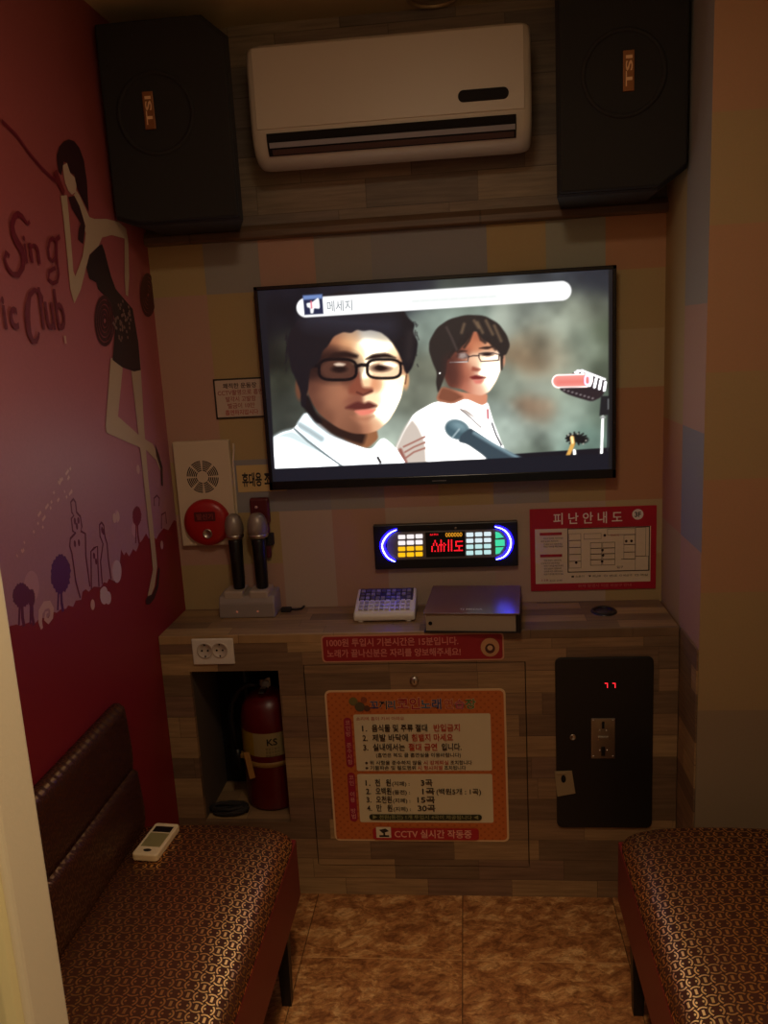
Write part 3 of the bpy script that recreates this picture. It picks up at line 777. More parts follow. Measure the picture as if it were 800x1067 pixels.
poly(A([(112, 235), (120, 170), (160, 100), (200, 50), (260, -20), (400, -60), (560, -40), (660, 0), (700, 30), (728, 78), (762, 110), (752, 150), (778, 200), (770, 262), (748, 330), (722, 366), (708, 345), (698, 300), (676, 250), (648, 205), (624, 178), (590, 152), (540, 140), (500, 146), (470, 138), (440, 156),
         (400, 150), (352, 172), (322, 222), (296, 246), (280, 300), (236, 336), (228, 372), (224, 440), (214, 470), (212, 530), (188, 524), (184, 450), (150, 365), (140, 350), (128, 290)]), (27, 23, 28), 1.0)
for q in range(40):                                   # loose strands along the hair's edge
    px, py = ((112 + 8 * random.random(), random.uniform(150, 330)) if q % 2 else (random.uniform(740, 775), random.uniform(90, 320)))
    stroke(A([(px, py), (px + (-8 if q % 2 else 9) * random.random(), py + random.uniform(6, 26))]), 1.0, (27, 23, 28), 0.8, 0.7)
stroke(A([(240, 80), (400, 100), (620, 120)]), 16, (52, 52, 66), 12, 0.7)
stroke(A([(740, 160), (730, 280)]), 6, (56, 46, 46), 5, 0.6)
# foreground microphone
ell(*B([(378, 758)])[0], 13, 10, (74, 98, 108), 1.2, 1.0, 0.35)
ell(*B([(390, 735)])[0], 9, 4.5, (132, 160, 168), 3.0, 0.8, 0.35)
stroke(B([(345, 812), (390, 756)]), 1.6, (190, 206, 210), 0.8, 0.8)
poly(B([(385, 830), (400, 790), (455, 748), (490, 770), (600, 845), (770, 930), (740, 965), (600, 985), (540, 915), (440, 845)]), (58, 72, 82), 1.0)
stroke(B([(480, 778), (600, 850), (700, 905), (768, 938)]), 3.0, (140, 168, 178), 1.6, 0.85)
# retro microphone on its stand
poly(Cc([(300, 395), (350, 320), (420, 262), (470, 250), (560, 280), (640, 312), (660, 370), (620, 450), (545, 488), (450, 462), (360, 432)]), (46, 36, 40), 0.8)
for k in range(7): stroke(Cc([(440 + 34 * k, 262 + 14 * k), (420 + 36 * k, 330 + 12 * k)]), 3.2, (250, 250, 252), 0.8)
stroke(Cc([(420, 270), (470, 256), (640, 322)]), 2.4, (240, 238, 240), 0.8)
for k in range(8): ell(*Cc([(340 + 30 * k, 400 + 9 * k)])[0], 1.2, 0.9, (150, 140, 140), 0.7, 0.8)
hard(Cc([(612, 445), (672, 445), (672, 585), (600, 590)]), (34, 32, 36), 0.8)
stroke(Cc([(668, 470), (668, 540)]), 1.4, (190, 196, 196), 0.8, 0.8); stroke(Cc([(665, 590), (660, 850)]), 1.6, (40, 42, 46), 0.7)
stroke(Cc([(625, 600), (615, 885)]), 2.9, (240, 240, 236), 0.7); stroke(Cc([(612, 604), (638, 604)]), 2.0, (150, 150, 150), 0.7)
stroke(Cc([(298, 336), (500, 330)]), 14.4, (255, 236, 232), 0.7); stroke(Cc([(298, 336), (496, 330)]), 11.8, (240, 150, 140), 1.0)
stroke(Cc([(298, 344), (496, 338)]), 5, (232, 118, 108), 2.5, 0.7)
ring(*Cc([(512, 328)])[0], 2.6, 4.6, 1.7, (246, 200, 255))
for q in range(16):
    a = random.uniform(0, 6.28); r = random.uniform(2, 6); stroke([Cc([(425, 760)])[0], (Cc([(425, 760)])[0][0] + 1.5 * r * math.cos(a), Cc([(425, 760)])[0][1] + .8 * r * math.sin(a))], 2.4, (24, 22, 24), 0.8)
ell(*Cc([(420, 755)])[0], 8.0, 4.2, (24, 22, 24), 1.2); ell(*Cc([(475, 770)])[0], 6.0, 3.6, (26, 24, 26), 1.2)
for q in range(14):
    c0 = Cc([(430, 760)])[0]; a_ = q * 0.45; stroke([c0, (c0[0] + 11 * math.cos(a_), c0[1] + 6.5 * math.sin(a_))], 1.6, (26, 24, 26), 0.7)
for q in ((370, 735), (400, 728), (440, 725), (500, 775), (480, 800)): ell(*Cc([q])[0], 0.9, 0.9, (190, 186, 170), 0.6, 0.8)
stroke(Cc([(398, 755), (404, 800), (365, 892)]), 4.2, (226, 170, 84), 0.8); stroke(Cc([(396, 752), (402, 790)]), 3.0, (255, 214, 150), 0.8)
stroke(Cc([(414, 850), (418, 885)]), 3.4, (236, 236, 226), 0.8)
# letterbox bars and message bar
hard([(270, 490), (284, 488.5), (418, 482.5), (540, 476.5), (640, 472), (640, 520), (270, 520)], (25, 25, 34), 0.6)
hard([(262, 295), (276, 300), (288, 520), (262, 520)], (24, 24, 30), 0.8)
hard([(634, 270), (645, 270), (645, 500), (634, 500)], (26, 24, 26), 1.0)
stroke([(319, 320.5), (585, 303)], 20.5, (255, 255, 255), 0.7)
hard([(315.5, 308), (335.5, 306.6), (337, 327), (317.2, 328.2)], (34, 40, 70), 0.6)
hard([(315.5, 308), (335.5, 306.6), (335.8, 311), (315.9, 312.5)], (110, 136, 190), 1.0)
poly([(319, 316), (325, 315), (332, 309.5), (333.5, 322), (327, 321), (326.5, 326.5), (323.5, 326.5), (323, 321), (320, 320)], (255, 255, 255), 0.6)
stroke([(324, 314), (324.6, 321)], 1.4, (226, 110, 130), 0.5)
for k in range(9): stroke([(430 + k * 10, 314 - .6 * k), (436 + k * 10, 313.6 - .6 * k)], 3, (206, 216, 212), 2.0, 0.55)
IMG = np.clip(IMG, 0, 255) / 255
LINIMG = np.where(IMG <= 0.04045, IMG / 12.92, ((IMG + 0.055) / 1.055) ** 2.4)
LUM = LINIMG.mean(-1, keepdims=True); HI = np.clip((LUM - 0.55) / 0.4, 0, 1) * (PY > 332)[..., None]
LINIMG = LINIMG * (1 + 2.2 * HI * HI * (3 - 2 * HI))
verts = np.stack([gx, np.full_like(gx, TY + 0.003), gz], -1).reshape(-1, 3) - np.array(ROOTLOC[t])
idx = np.arange(GW * GH).reshape(GH, GW)
quads = np.stack([idx[1:, :-1], idx[1:, 1:], idx[:-1, 1:], idx[:-1, :-1]], -1).reshape(-1, 4)
me = bpy.data.meshes.new('screen'); me.from_pydata(verts.tolist(), [], quads.tolist())
ca = me.color_attributes.new('picture', 'FLOAT_COLOR', 'POINT')
ca.data.foreach_set('color', np.concatenate([LINIMG, np.ones((GH, GW, 1))], -1).astype(np.float32).ravel())
n = N('screen_picture'); at = n.t.nodes.new('ShaderNodeVertexColor'); at.layer_name = 'picture'
n.b.inputs['Base Color'].default_value = (0.004, 0.004, 0.005, 1); n.b.inputs['Roughness'].default_value = 0.3
n.t.links.new(at.outputs['Color'], n.b.inputs['Emission Color']); n.b.inputs['Emission Strength'].default_value = 1.1
me.materials.append(n.m)
scr = bpy.data.objects.new('screen', me); COL.objects.link(scr); scr.parent = t; scr['label'] = 'lit screen with music video picture'
b = Flat(back_plane(TY + 0.0026), 0.4); a0 = xz(341, 324, TY); a1 = xz(367, 322.5, TY)
b.text('메세지', a0[0], (a0[1] + a1[1]) / 2, 0.026, (150, 160, 166), w=a1[0] - a0[0], es=0.9); b.build('screen_caption', None, scr)

# ================================================================== AIR CONDITIONER
t = thing('air_conditioner', 'white split air conditioner above the television between two black speakers', 'air conditioner', (0.21, -0.1, 2.3))
AX0, AX1 = -0.180, 0.606
prof = [(0.0, 2.335), (-0.05, 2.300), (-0.10, 2.285), (-0.145, 2.288), (-0.178, 2.305), (-0.197, 2.335), (-0.205, 2.375), (-0.207, 2.43), (-0.207, 2.56), (-0.204, 2.585), (-0.192, 2.598), (-0.17, 2.604), (0.0, 2.61)]
def acsec(x, sc):
    cz = 2.45
    return [(x, min(0.0, yy * sc) if yy < -0.01 else 0.0, cz + (zz - cz) * sc) for yy, zz in prof]
b = MB()
b.loft([acsec(AX0, .90), acsec(AX0 + .004, .945), acsec(AX0 + .012, .975), acsec(AX0 + .026, .993), acsec(AX0 + .045, 1.0), acsec(AX1 - .045, 1.0), acsec(AX1 - .026, .993), acsec(AX1 - .012, .975), acsec(AX1 - .004, .945), acsec(AX1, .90)])
M_AC = mat('dimmed_white_plastic', (198, 184, 164), 0.42)  # white plastic, colour lowered to dim a unit that catches too much light
b.build('body', M_AC, t)
b = MB(); b.box(AX0 + 0.02, AX1 - 0.02, -0.2085, -0.204, 2.378, 2.588, 0.002); fp = b.build('front_panel', M_AC, t)
w0 = xz(477, 100, -0.21); w1 = xz(530, 99, -0.21)
b = MB(); b.prism(rrect(w0[0], w1[0], w0[1] - 0.017, w0[1] + 0.014, 0.0145), 'y', -0.2105, -0.208, 0.0008); b.build('display_window', mat('window_black', (34, 30, 28), 0.7, spec=0.15), fp)
o0, o1 = 0.066 + AX0 - 0.02, AX1 - 0.044
b = MB()
b.loft([[(xx, -0.2078, 2.366), (xx, -0.2068, 2.350), (xx, -0.2030, 2.336), (xx, -0.1965, 2.322), (xx, -0.188, 2.309), (xx, -0.182, 2.318), (xx, -0.196, 2.360)] for xx in (o0, o1)], smooth=False); b.build('air_outlet', mat('outlet_black', (34, 30, 28), 0.8, spec=0.1), t)
b = MB(); b.prism([(-0.2072, 2.341), (-0.2020, 2.328), (-0.2000, 2.330), (-0.2052, 2.342)], 'x', o0 + 0.006, o1 - 0.003, 0.0004); b.build('louver', mat('silver_vane', (150, 146, 150), 0.5, metal=0.1), t)
b = MB(); b.prism([(-0.1995, 2.324), (-0.1915, 2.311), (-0.1895, 2.313), (-0.197, 2.325)], 'x', o0 + 0.012, o1 - 0.006, 0.0004); b.build('lower_louver', mat('brown_vane', (70, 44, 36), 0.6), t)

# ================================================================== SPEAKERS
M_GRILLE = mat('black_grille_cloth', (30, 27, 25), 0.8, bump=0.25, bscale=900)
def speaker(x0, x1, z0, z1, ywall, yfront, outer, label):
    t = thing('speaker', label, 'speaker', ((x0 + x1) / 2, -0.14, z0), 'wall speakers either side of the air conditioner')
    c, h = 0.075, 0.022
    # front outline with the outer lower corner cut and the upper inner corner cut
    if outer < 0: out = [(x0 + c, z0), (x1, z0), (x1, z1 - 0.06), (x1 - 0.07, z1), (x0, z1), (x0, z0 + h)]
    else: out = [(x0, z0), (x1 - c, z0), (x1, z0 + h + 0.03), (x1, z1), (x0, z1)]
    tp = 0.078 if outer < 0 else 0.038                     # the inner side tapers towards the wall
    def back(p):
        f = (p[0] - x0) / (x1 - x0)
        return (p[0] - tp * f) if outer < 0 else (p[0] + tp * (1 - f))
    ctr_ = Vector(((x0 + x1) / 2, 0, (z0 + z1) / 2))
    ins = lambda p, d: (p[0] - math.copysign(d, p[0] - ctr_.x), p[1] - math.copysign(d, p[1] - ctr_.z))
    b = MB(); b.loft([[(back(p), -0.003, p[1]) for p in out], [(p[0], yfront + 0.026, p[1]) for p in out], [(ins(p, .006)[0], yfront + 0.018, ins(p, .006)[1]) for p in out]], smooth=False); b.build('cabinet', M_BLACKM, t)
    cx, cz = (x0 + x1) / 2, (z0 + z1) / 2
    gi = [(cx + (p[0] - cx) * 0.965, cz + (p[1] - cz) * 0.975) for p in out]
    b = MB(); b.prism(gi, 'y', yfront + 0.019, yfront, 0.006); g = b.build('grille', M_GRILLE, t)
    return t, g
tL, gL = speaker(XL + 0.012, -0.208, 2.135, 2.668, 0, -0.28, -1, 'black box speaker high up beside the pink mural wall')
tR, gR = speaker(0.664, XR - 0.006, 2.135, 2.706, 0, -0.28, 1, 'black box speaker high up beside the orange papered wall')
for t_, g_, px, py, bx0, by0, bx1, by1 in ((tL, gL, 162, 118, 148.5, 95, 161.5, 135), (tR, gR, 650, 76, 648, 52, 662, 95)):
    cx, cz = xz(px, py, -0.281)
    b = MB(); b.lathe([(0.098, -0.001), (0.098, 0.003), (0.104, 0.0045), (0.110, 0.003), (0.110, -0.001)], Matrix.Translation((cx, -0.2795, cz)) @ MY, 48); b.build('woofer_ring', mat('woofer_rim', (33, 29, 27), 0.8), t_)
    p0 = xz(bx0 + 1, (by0 + by1) / 2, -0.285); p1 = xz(bx1 - 1, (by0 + by1) / 2, -0.285); q0 = xz((bx0 + bx1) / 2, by1, -0.285); q1 = xz((bx0 + bx1) / 2, by0, -0.285)
    b = MB(); b.box(p0[0], p1[0], -0.286, -0.279, q0[1], q1[1], 0.0015); bd = b.build('badge', mat('bronze_badge', (146, 94, 54), 0.42, metal=0.55), t_)
    b = Flat(back_plane(-0.2862), 0.4)
    b.text('TSI', p1[0] - 0.006, q0[1] + 0.012, p1[0] - p0[0] - 0.012, (236, 190, 140), w=q1[1] - q0[1] - 0.024, rot=math.pi / 2, bold=0.02); b.build('badge_lettering', None, bd)

# ceiling downlight, unlit, above the air conditioner
t = thing('downlight', 'small round unlit downlight in the ceiling above the air conditioner', 'ceiling light', (0.345, -0.085, ZC))
MD = Matrix.Translation((0.345, -0.085, ZC)) @ Matrix.Rotation(math.pi, 4, 'X')
b = MB(); b.lathe([(0.062, 0.0), (0.062, 0.006), (0.066, 0.009), (0.074, 0.007), (0.078, 0.0)], MD, 40); b.build('trim_ring', mat('downlight_ring', (190, 164, 120), 0.4, metal=0.3), t)
b = MB(); b.lathe([(0.0, 0.003), (0.03, 0.0035), (0.062, 0.001), (0.062, 0.0), (0, 0.0)], MD, 40); b.build('diffuser', mat('downlight_glass', (170, 150, 116), 0.3), t)

# ================================================================== WALL THINGS
def board(x0, x1, z0, z1, y, th, r=0.0, c=(220, 210, 190), rough=0.55):
    b = Flat(back_plane(y - th), rough); b.use(b.ink(c)); b.prism(rrect(x0, x1, z0, z1, r), 'y', y, y - th); return b


# small framed notice, partly behind the television
b = board(-0.415, -0.235, 1.556, 1.686, -0.0005, 0.004, 0.004, (200, 178, 160))
b.frame(-0.415, -0.235, 1.556, 1.686, 0.0055, (44, 38, 30))
for k, (tx, w_, c) in enumerate((('쾌적한 운동장', .112, (64, 40, 40)), ('CCTV촬영으로 흡연', .150, (150, 58, 56)), ('발각시 고발함', .100, (150, 58, 56)), ('벌금이 10만', .090, (150, 58, 56)), ('흡연하지맙시다', .110, (170, 50, 50)))):
    b.text(tx, -0.328, 1.655 - k * 0.0215, 0.0135, c, w=w_, align='C', bold=0.012, lift=False) if k else b.up().text(tx, -0.328, 1.655, 0.0135, c, w=w_, align='C', bold=0.02, lift=False)
tag(b.build('notice_sign'), 'small cream notice with dark border tucked behind the television', 'sign')

# fire alarm panel
t = thing('fire_alarm', 'cream wall panel with round red fire alarm button beside the mural', 'fire alarm', (-0.47, 0, 1.128))
FA0, FA1 = xz(184.5, 515, -0.0242)[0], xz(242.5, 512, -0.0242)[0]; FZ0, FZ1 = xz(217, 568.5, -0.0242)[1], xz(209, 459.5, -0.0242)[1]
b = MB(); b.box(FA0, FA1, -0.024, -0.0005, FZ0, FZ1, 0.004); b.build('plate', M_CREAM, t)
gx_, gz_ = xz(211, 497, -0.025)
b = Flat(back_plane(-0.0242), 0.6, 0.0001)
for k in range(8):
    for r in (0.022, 0.028, 0.034, 0.040, 0.046, 0.052):
        a0, a1 = 2 * math.pi * (k + 0.09) / 8, 2 * math.pi * (k + 0.91) / 8
        b.line([(gx_ + r * math.cos(a0 + (a1 - a0) * q / 7), gz_ + r * math.sin(a0 + (a1 - a0) * q / 7)) for q in range(8)], 0.0038, (40, 30, 26), lift=False)
b.build('sounder_slots', None, t)
rx_, rz_ = xz(215, 545, -0.04)
MB_ = Matrix.Translation((rx_, -0.0235, rz_)) @ MY
b = MB(); b.lathe([(0.079, 0), (0.079, 0.008), (0.074, 0.018), (0.06, 0.024), (0.03, 0.027), (0, 0.0275)], MB_, 48); cb = b.build('call_point', mat('alarm_red', (168, 24, 24), 0.35), t)
b = MB(); b.lathe([(0.016, 0.0245), (0.016, 0.03), (0.013, 0.032), (0.012, 0.029), (0, 0.029)], Matrix.Translation((rx_ + 0.004, -0.0235, rz_ - 0.034)) @ MY, 24); b.build('push_button', M_CHROME, cb)
b = Flat(back_plane(-0.0515), 0.5); b.rect(rx_ - 0.036, rx_ + 0.036, rz_ + 0.008, rz_ + 0.040, (84, 14, 18), r=0.004)
b.text('발신기', rx_, rz_ + 0.016, 0.016, (140, 60, 56), w=0.055, align='C', bold=0.02); b.build('name_plate', None, cb)

# white cord hanging beside the alarm
b = MB(); b.tube([on(x, y, 'y', -0.006) for x, y in ((243, 462), (243.5, 470), (242.5, 480), (243.5, 492), (245, 510), (246.5, 530), (248, 552), (250, 575), (255, 600))], 0.0035, 8)
tag(b.build('cord', M_CREAM), 'thin white cord hanging down the wall beside the fire alarm panel', 'cord')

# portable lamp sticker and lamp
b = board(-0.364, -0.20, 1.310, 1.400, -0.0005, 0.0015, 0.0, (206, 178, 120))
b.text('휴대용 조명등', -0.348, 1.333, 0.036, (34, 34, 34), w=0.142, bold=0.03)
tag(b.build('lamp_sign'), 'yellowish label with black lettering above the red emergency torch', 'sign')
t = thing('emergency_torch', 'dark red emergency torch in wall holder behind the microphones', 'torch', (-0.292, -0.03, 1.14))
b = MB(); b.box(-0.325, -0.260, -0.025, -0.0005, 1.205, 1.292, 0.008, 3); b.build('lamp_head', mat('torch_red', (88, 24, 28), 0.4), t)
b = MB(); b.box(-0.318, -0.266, -0.022, -0.0005, 1.085, 1.207, 0.008, 3); b.build('body', mat('torch_red', (88, 24, 28), 0.4), t)
b = MB(); b.lathe([(0.005, 0), (0.0045, 0.003), (0, 0.004)], Matrix.Translation((-0.302, -0.0245, 1.262)) @ MY, 16); b.build('indicator_lamp', mat('pale_led', (220, 180, 170), 0.3), t)
b = MB(); b.box(-0.330, -0.255, -0.0255, -0.0004, 1.13, 1.17, 0.003); b.build('holder', M_BLACKM, t)

# evacuation plan
EX0, EX1, EZ0, EZ1 = 0.593, 0.994, 0.944, 1.220
b = board(EX0, EX1, EZ0, EZ1, -0.0005, 0.004, 0.002, (178, 22, 46), 0.4)
PAP = (226, 208, 178)
ex = lambda X, Y_: (EX0 + (X - 33) / (760 - 33) * (EX1 - EX0), EZ1 - (Y_ - 45) / (520 - 45) * (EZ1 - EZ0))
p0, p1 = ex(62, 478), ex(728, 160); b.rect(p0[0], p1[0], p0[1], p1[1], PAP)
p = ex(170, 130); b.text('피 난 안 내 도', p[0], p[1], 0.030, (240, 226, 214), w=0.218, bold=0.012)
p = ex(653, 92); b.disc(p[0], p[1], 0.0175, 0.0175, (232, 222, 214)); b.text('3F', p[0], p[1] - 0.008, 0.0165, (40, 36, 36), w=0.020, align='C', bold=0.03)
p0, p1 = ex(250, 415), ex(722, 160); b.frame(p0[0], p1[0], p0[1], p1[1], 0.0028, (50, 36, 32))
def rm(x0, y0, x1, y1, w_=0.0009):
    a, c = ex(x0, y1), ex(x1, y0); b.frame(a[0], c[0], a[1], c[1], w_, (70, 50, 44), lift=False)
b.up()
for k in range(5): rm(258, 190 + 40 * k, 328, 230 + 40 * k)
for k in range(4): rm(382, 245 + 33 * k, 448, 278 + 33 * k, .0011); rm(452, 245 + 33 * k, 524, 278 + 33 * k, .0011)
for q in ((574, 205, 640, 262), (574, 262, 640, 305), (574, 305, 640, 345), (640, 330, 716, 412), (344, 192, 445, 225), (480, 170, 640, 205), (640, 165, 700, 330), (560, 345, 640, 345)): rm(*q)
for X, Y_ in ((465, 205), (588, 242), (618, 242), (300, 358), (452, 290), (455, 320), (450, 355)):
    p = ex(X, Y_); b.disc(p[0], p[1], 0.0042, 0.0045, (60, 44, 40), lift=False)
p = ex(498, 212); b.text('현위치', p[0], p[1], 0.006, (178, 40, 40), w=0.026)
p = ex(535, 396); b.text('입구', p[0], p[1], 0.007, (60, 44, 40), w=0.02, lift=False)
for X, tx in ((272, '■ 소화기'), (370, '▼ 피난로'), (460, 'ⓘ 안내'), (550, '○ 비상구'), (640, '□ 객실')):
    p = ex(X, 444); b.text(tx, p[0], p[1], 0.006, (60, 48, 44), w=0.040, lift=False)
for Y_, c, w_ in ((192, (176, 44, 56), 128), (318, (176, 44, 56), 128)):
    a, c2 = ex(90, Y_ + 4), ex(90 + w_, Y_ - 12); b.rect(a[0], c2[0], a[1], c2[1], c, lift=False)
for k, Y_ in enumerate((218, 235, 252, 266, 346, 362, 378, 394, 410, 426)):
    p = ex(95 if k in (1, 5) else 112, Y_); b.text(('비상구 위치를 확인하세요', '화재 발생시 침착하게', '안내에 따라 대피하세요')[k % 3], p[0], p[1], 0.0052, (92, 74, 66), w=(0.062, 0.055, 0.06)[k % 3], lift=False)
p = ex(98, 462); b.text('119', p[0], p[1], 0.007, (176, 44, 44), w=0.02, lift=False); p = ex(145, 464); b.text('신고 전화', p[0], p[1], 0.005, (92, 74, 66), w=0.04, lift=False)
p = ex(310, 502); b.text('화재 발생시 이용 비상구 안내', p[0], p[1], 0.0085, (214, 120, 116), w=0.17, lift=False)
tag(b.build('evacuation_plan'), 'red and cream evacuation plan poster right of the glowing control panel', 'sign')

# ------------------------------------------------------------------ karaoke control panel
CX0, CX1, CZ0, CZ1, CYF = 0.0825, 0.5525, 1.037, 1.187, -0.024
t = thing('karaoke_control_panel', 'black wall control panel with blue light arcs and red display below television', 'control panel', (0.317, 0, CZ0))
b = MB(); b.box(CX0, CX1, CYF, -0.0005, CZ0, CZ1, 0.003); b.build('housing', mat('panel_black', (16, 15, 18), 0.3), t)
kc = K(385, 535, 5.0)
def Q(X, Y_, y=CYF): return xz(*kc([(X, Y_)])[0], y)
a0, a1 = Q(78, 190), Q(726, 120); zc_ = (Q(400, 160)[1])
b = MB(); b.prism(rrect(Q(90, 160)[0], Q(716, 150)[0], zc_ - 0.048, zc_ + 0.046, 0.040, 8), 'y', CYF, CYF - 0.004, 0.001); b.build('keypad_face', mat('keypad_grey', (116, 108, 108), 0.45), t)
M_BLUE = mat('blue_arc_halo', (5, 5, 20), 0.4, emit=(16, 8, 255), es=16.0)
M_BLUEC = mat('blue_white_led', (20, 20, 40), 0.4, emit=(190, 205, 255), es=7.0)
for pts in ([(142, 82), (112, 94), (86, 118), (70, 146), (66, 168), (74, 196), (94, 226), (116, 240), (134, 248)], [(652, 66), (690, 76), (716, 96), (732, 126), (736, 152), (730, 182), (712, 212), (690, 228), (658, 236)]):
    for _ in range(2):
        pts = [pts[0]] + [q for u, v in zip(pts, pts[1:]) for q in ((u[0] * .75 + v[0] * .25, u[1] * .75 + v[1] * .25), (u[0] * .25 + v[0] * .75, u[1] * .25 + v[1] * .75))] + [pts[-1]]
    P = [Vector((Q(*p)[0], CYF - 0.002, Q(*p)[1])) for p in pts]
    k = len(P); rs = [0.003 + 0.0062 * math.sin(math.pi * i / (k - 1)) for i in range(k)]  # tube widened so its deep blue also stands for the halo round the arc
    b = MB(); b.tube(P, rs, 10); ar = b.build('light_arc', M_BLUE, t)
    P2 = [p + Vector((0, -0.0080, 0)) for p in P]
    b = MB(); b.tube(P2, [r * 0.24 for r in rs], 8); b.build('light_core', M_BLUEC, ar)
def key(X0, X1, Y0, Y1, c, es):
    p, q = Q(X0, Y1), Q(X1, Y0)
    b = MB(); b.prism(rrect(p[0], q[0], p[1], q[1], 0.0022, 3), 'y', CYF - 0.0035, CYF - 0.007, 0.0006)
    return b.build('key', mat('lit_key_%d_%d_%d' % c, (20, 20, 20), 0.4, emit=c, es=es), t)
for r in range(4):
    for c in range(3):
        X = 150 + 45 * c; Y_ = 110 + 31 * r - 2 * c
        key(X, X + 36, Y_, Y_ + 22, (255, 246, 246) if r < 2 else (255, 190, 20), 1.0 if r < 2 else 1.1)
        X = 504 + 46 * c; Y_ = 98 + 31.5 * r - 2 * c
        key(X, X + 36, Y_, Y_ + 22, (226, 244, 250) if r < 2 else (196, 236, 236), 0.95)
for pts in ([(654, 94), (674, 98), (698, 122), (656, 128)], [(654, 136), (702, 134), (704, 166), (655, 168)], [(656, 176), (698, 174), (676, 206), (656, 210)]):
    b = MB(); b.prism([Q(*p) for p in pts], 'y', CYF - 0.0035, CYF - 0.007, 0.0005); k = b.build('key', mat('lit_key_green', (10, 20, 16), 0.4, emit=(70, 226, 170), es=0.95), t); k['label'] = 'green lit key'
p, q = Q(296, 226), Q(494, 90)
b = MB(); b.box(p[0], q[0], CYF - 0.0062, CYF - 0.003, p[1], q[1], 0.001); dp = b.build('display', mat('display_glass', (12, 6, 7), 0.25), t)
b = Flat(back_plane(CYF - 0.0064), 0.4, 0.0001)
def dots(grid, X0, Y0, st, c, es, slope=-0.03):
    for j, row in enumerate(grid):
        for i, ch in enumerate(row):
            if ch != '.':
                P_ = Q(X0 + i * st, Y0 + j * st + slope * i * st); b.disc(P_[0], P_[1], st * .50 * 0.00062, st * .50 * 0.00062, c, es, False, 8)
dots(['...#...#....#.#.......', '...#...#....#.#..#####', '..#.#..#.#..#.#..#....', '..#.#.###.#.#.#..#....', '.#...#.#.#..#.#..#####', '.#...#.#.#..#.#....#..', '.#...#.#.#..#.#....#..', '.#.#.#.#.#..#.#.######'], 318, 140, 7.8, (255, 24, 40), 1.6)
dots(['#.#.###.#', '###.#.#.#'], 318, 106, 4.6, (255, 24, 40), 1.2)
p = Q(396, 120); q = Q(482, 117); b.text('000000', p[0], p[1], 0.0145, (255, 170, 40), w=q[0] - p[0], es=1.0)
b.build('display_characters', None, dp)
p = Q(448, 76); b = MB(); b.lathe([(0.004, 0), (0.0035, 0.002), (0, 0.003)], Matrix.Translation((p[0], CYF, p[1])) @ MY, 12); b.build('sensor', M_CHROME, t)

# ================================================================== ON THE COUNTER
# microphone charging stand
t = thing('microphone_stand', 'grey two-slot microphone charging base on the counter below the fire alarm', 'microphone stand', (-0.34, -0.05, HC))
M_GREY = mat('grey_plastic', (150, 138, 132), 0.4)
b = MB(); b.prism([(-0.108, HC), (-0.106, HC + 0.050), (-0.094, HC + 0.072), (-0.012, HC + 0.078), (-0.010, HC)], 'x', -0.436, -0.247, 0.005, seg=3); b.build('base', M_GREY, t)
for cx in (-0.386, -0.300):
    b = MB(); b.box(cx - 0.033, cx + 0.033, -0.098, -0.014, HC + 0.060, HC + 0.089, 0.006, 3); b.build('cradle', mat('light_grey_plastic', (176, 160, 146), 0.4), t)
for cx in (-0.375, -0.305):
    b = MB(); b.lathe([(0.004, 0), (0.0035, 0.002), (0, 0.003)], Matrix.Translation((cx, -0.1065, HC + 0.022)) @ MY, 12); b.build('charge_lamp', mat('orange_led', (40, 20, 10), 0.4, emit=(255, 150, 110), es=0.15), t)
def mesh_head():
    n = N('microphone_wire_mesh'); x, y, z = n.pos()
    g = n.math('MAXIMUM', n.math('LESS_THAN', n.math('FRACT', n.math('MULTIPLY', n.math('ADD', x, z), 260.0)), 0.4), n.math('LESS_THAN', n.math('FRACT', n.math('MULTIPLY', n.math('SUBTRACT', x, z), 260.0)), 0.4))
    n.t.links.new(n.mix(g, (60, 52, 48), (186, 172, 160)), n.b.inputs['Base Color']); n.b.inputs['Metallic'].default_value = 0.6; n.b.inputs['Roughness'].default_value = 0.4
    n.bump(g, 0.4, 0.001); return n.m
M_MESH = mesh_head()
for cx, lab, hr in ((-0.379, 'left of two black handheld microphones standing in the charging base', 0.031), (-0.300, 'right of two black handheld microphones, standing in front of red torch', 0.034)):
    z0 = HC + 0.0895
    t = thing('microphone', lab, 'microphone', (cx + 0.006, -0.060, z0), 'microphones in the charging base')
    T = Matrix.Translation((cx + 0.006, -0.060, z0)) @ Matrix.Diagonal((1, 1, 0.95, 1))
    b = MB(); b.lathe([(0, 0), (0.017, 0), (0.0195, 0.004), (0.0205, 0.03), (0.0215, 0.10), (0.0235, 0.172), (0.021, 0.178), (0, 0.178)], T, 28); hd = b.build('handle', mat('microphone_black', (14, 13, 14), 0.35), t)
    b = MB(); b.box(cx + 0.002, cx + 0.010, -0.0835, -0.078, z0 + 0.10, z0 + 0.125, 0.001); b.build('switch', M_BLACKM, hd)
    b = MB(); b.lathe([(0.019, 0.176), (hr * .92, 0.184), (hr * .98, 0.190), (hr * .98, 0.194), (hr * .9, 0.196)], T, 32); b.build('collar', M_CHROME, t)
    b = MB(); b.lathe([(hr * .90, 0.195), (hr, 0.206), (hr * 1.0, 0.222), (hr * .92, 0.240), (hr * .74, 0.256), (hr * .45, 0.266), (0, 0.270)], T, 32); b.build('grille', M_MESH, t)
# black plug and cable right of the stand
b = MB(); b.box(-0.240, -0.206, -0.060, -0.035, HC + 0.0003, HC + 0.014, 0.003)
b.tube([(-0.208, -0.047, HC + 0.007), (-0.19, -0.048, HC + 0.0065), (-0.175, -0.035, HC + 0.0045), (-0.17, -0.008, HC + 0.0045)], 0.0035, 8)
tag(b.build('power_plug', M_BLACKM), 'small black power plug with short lead beside the microphone base', 'plug')

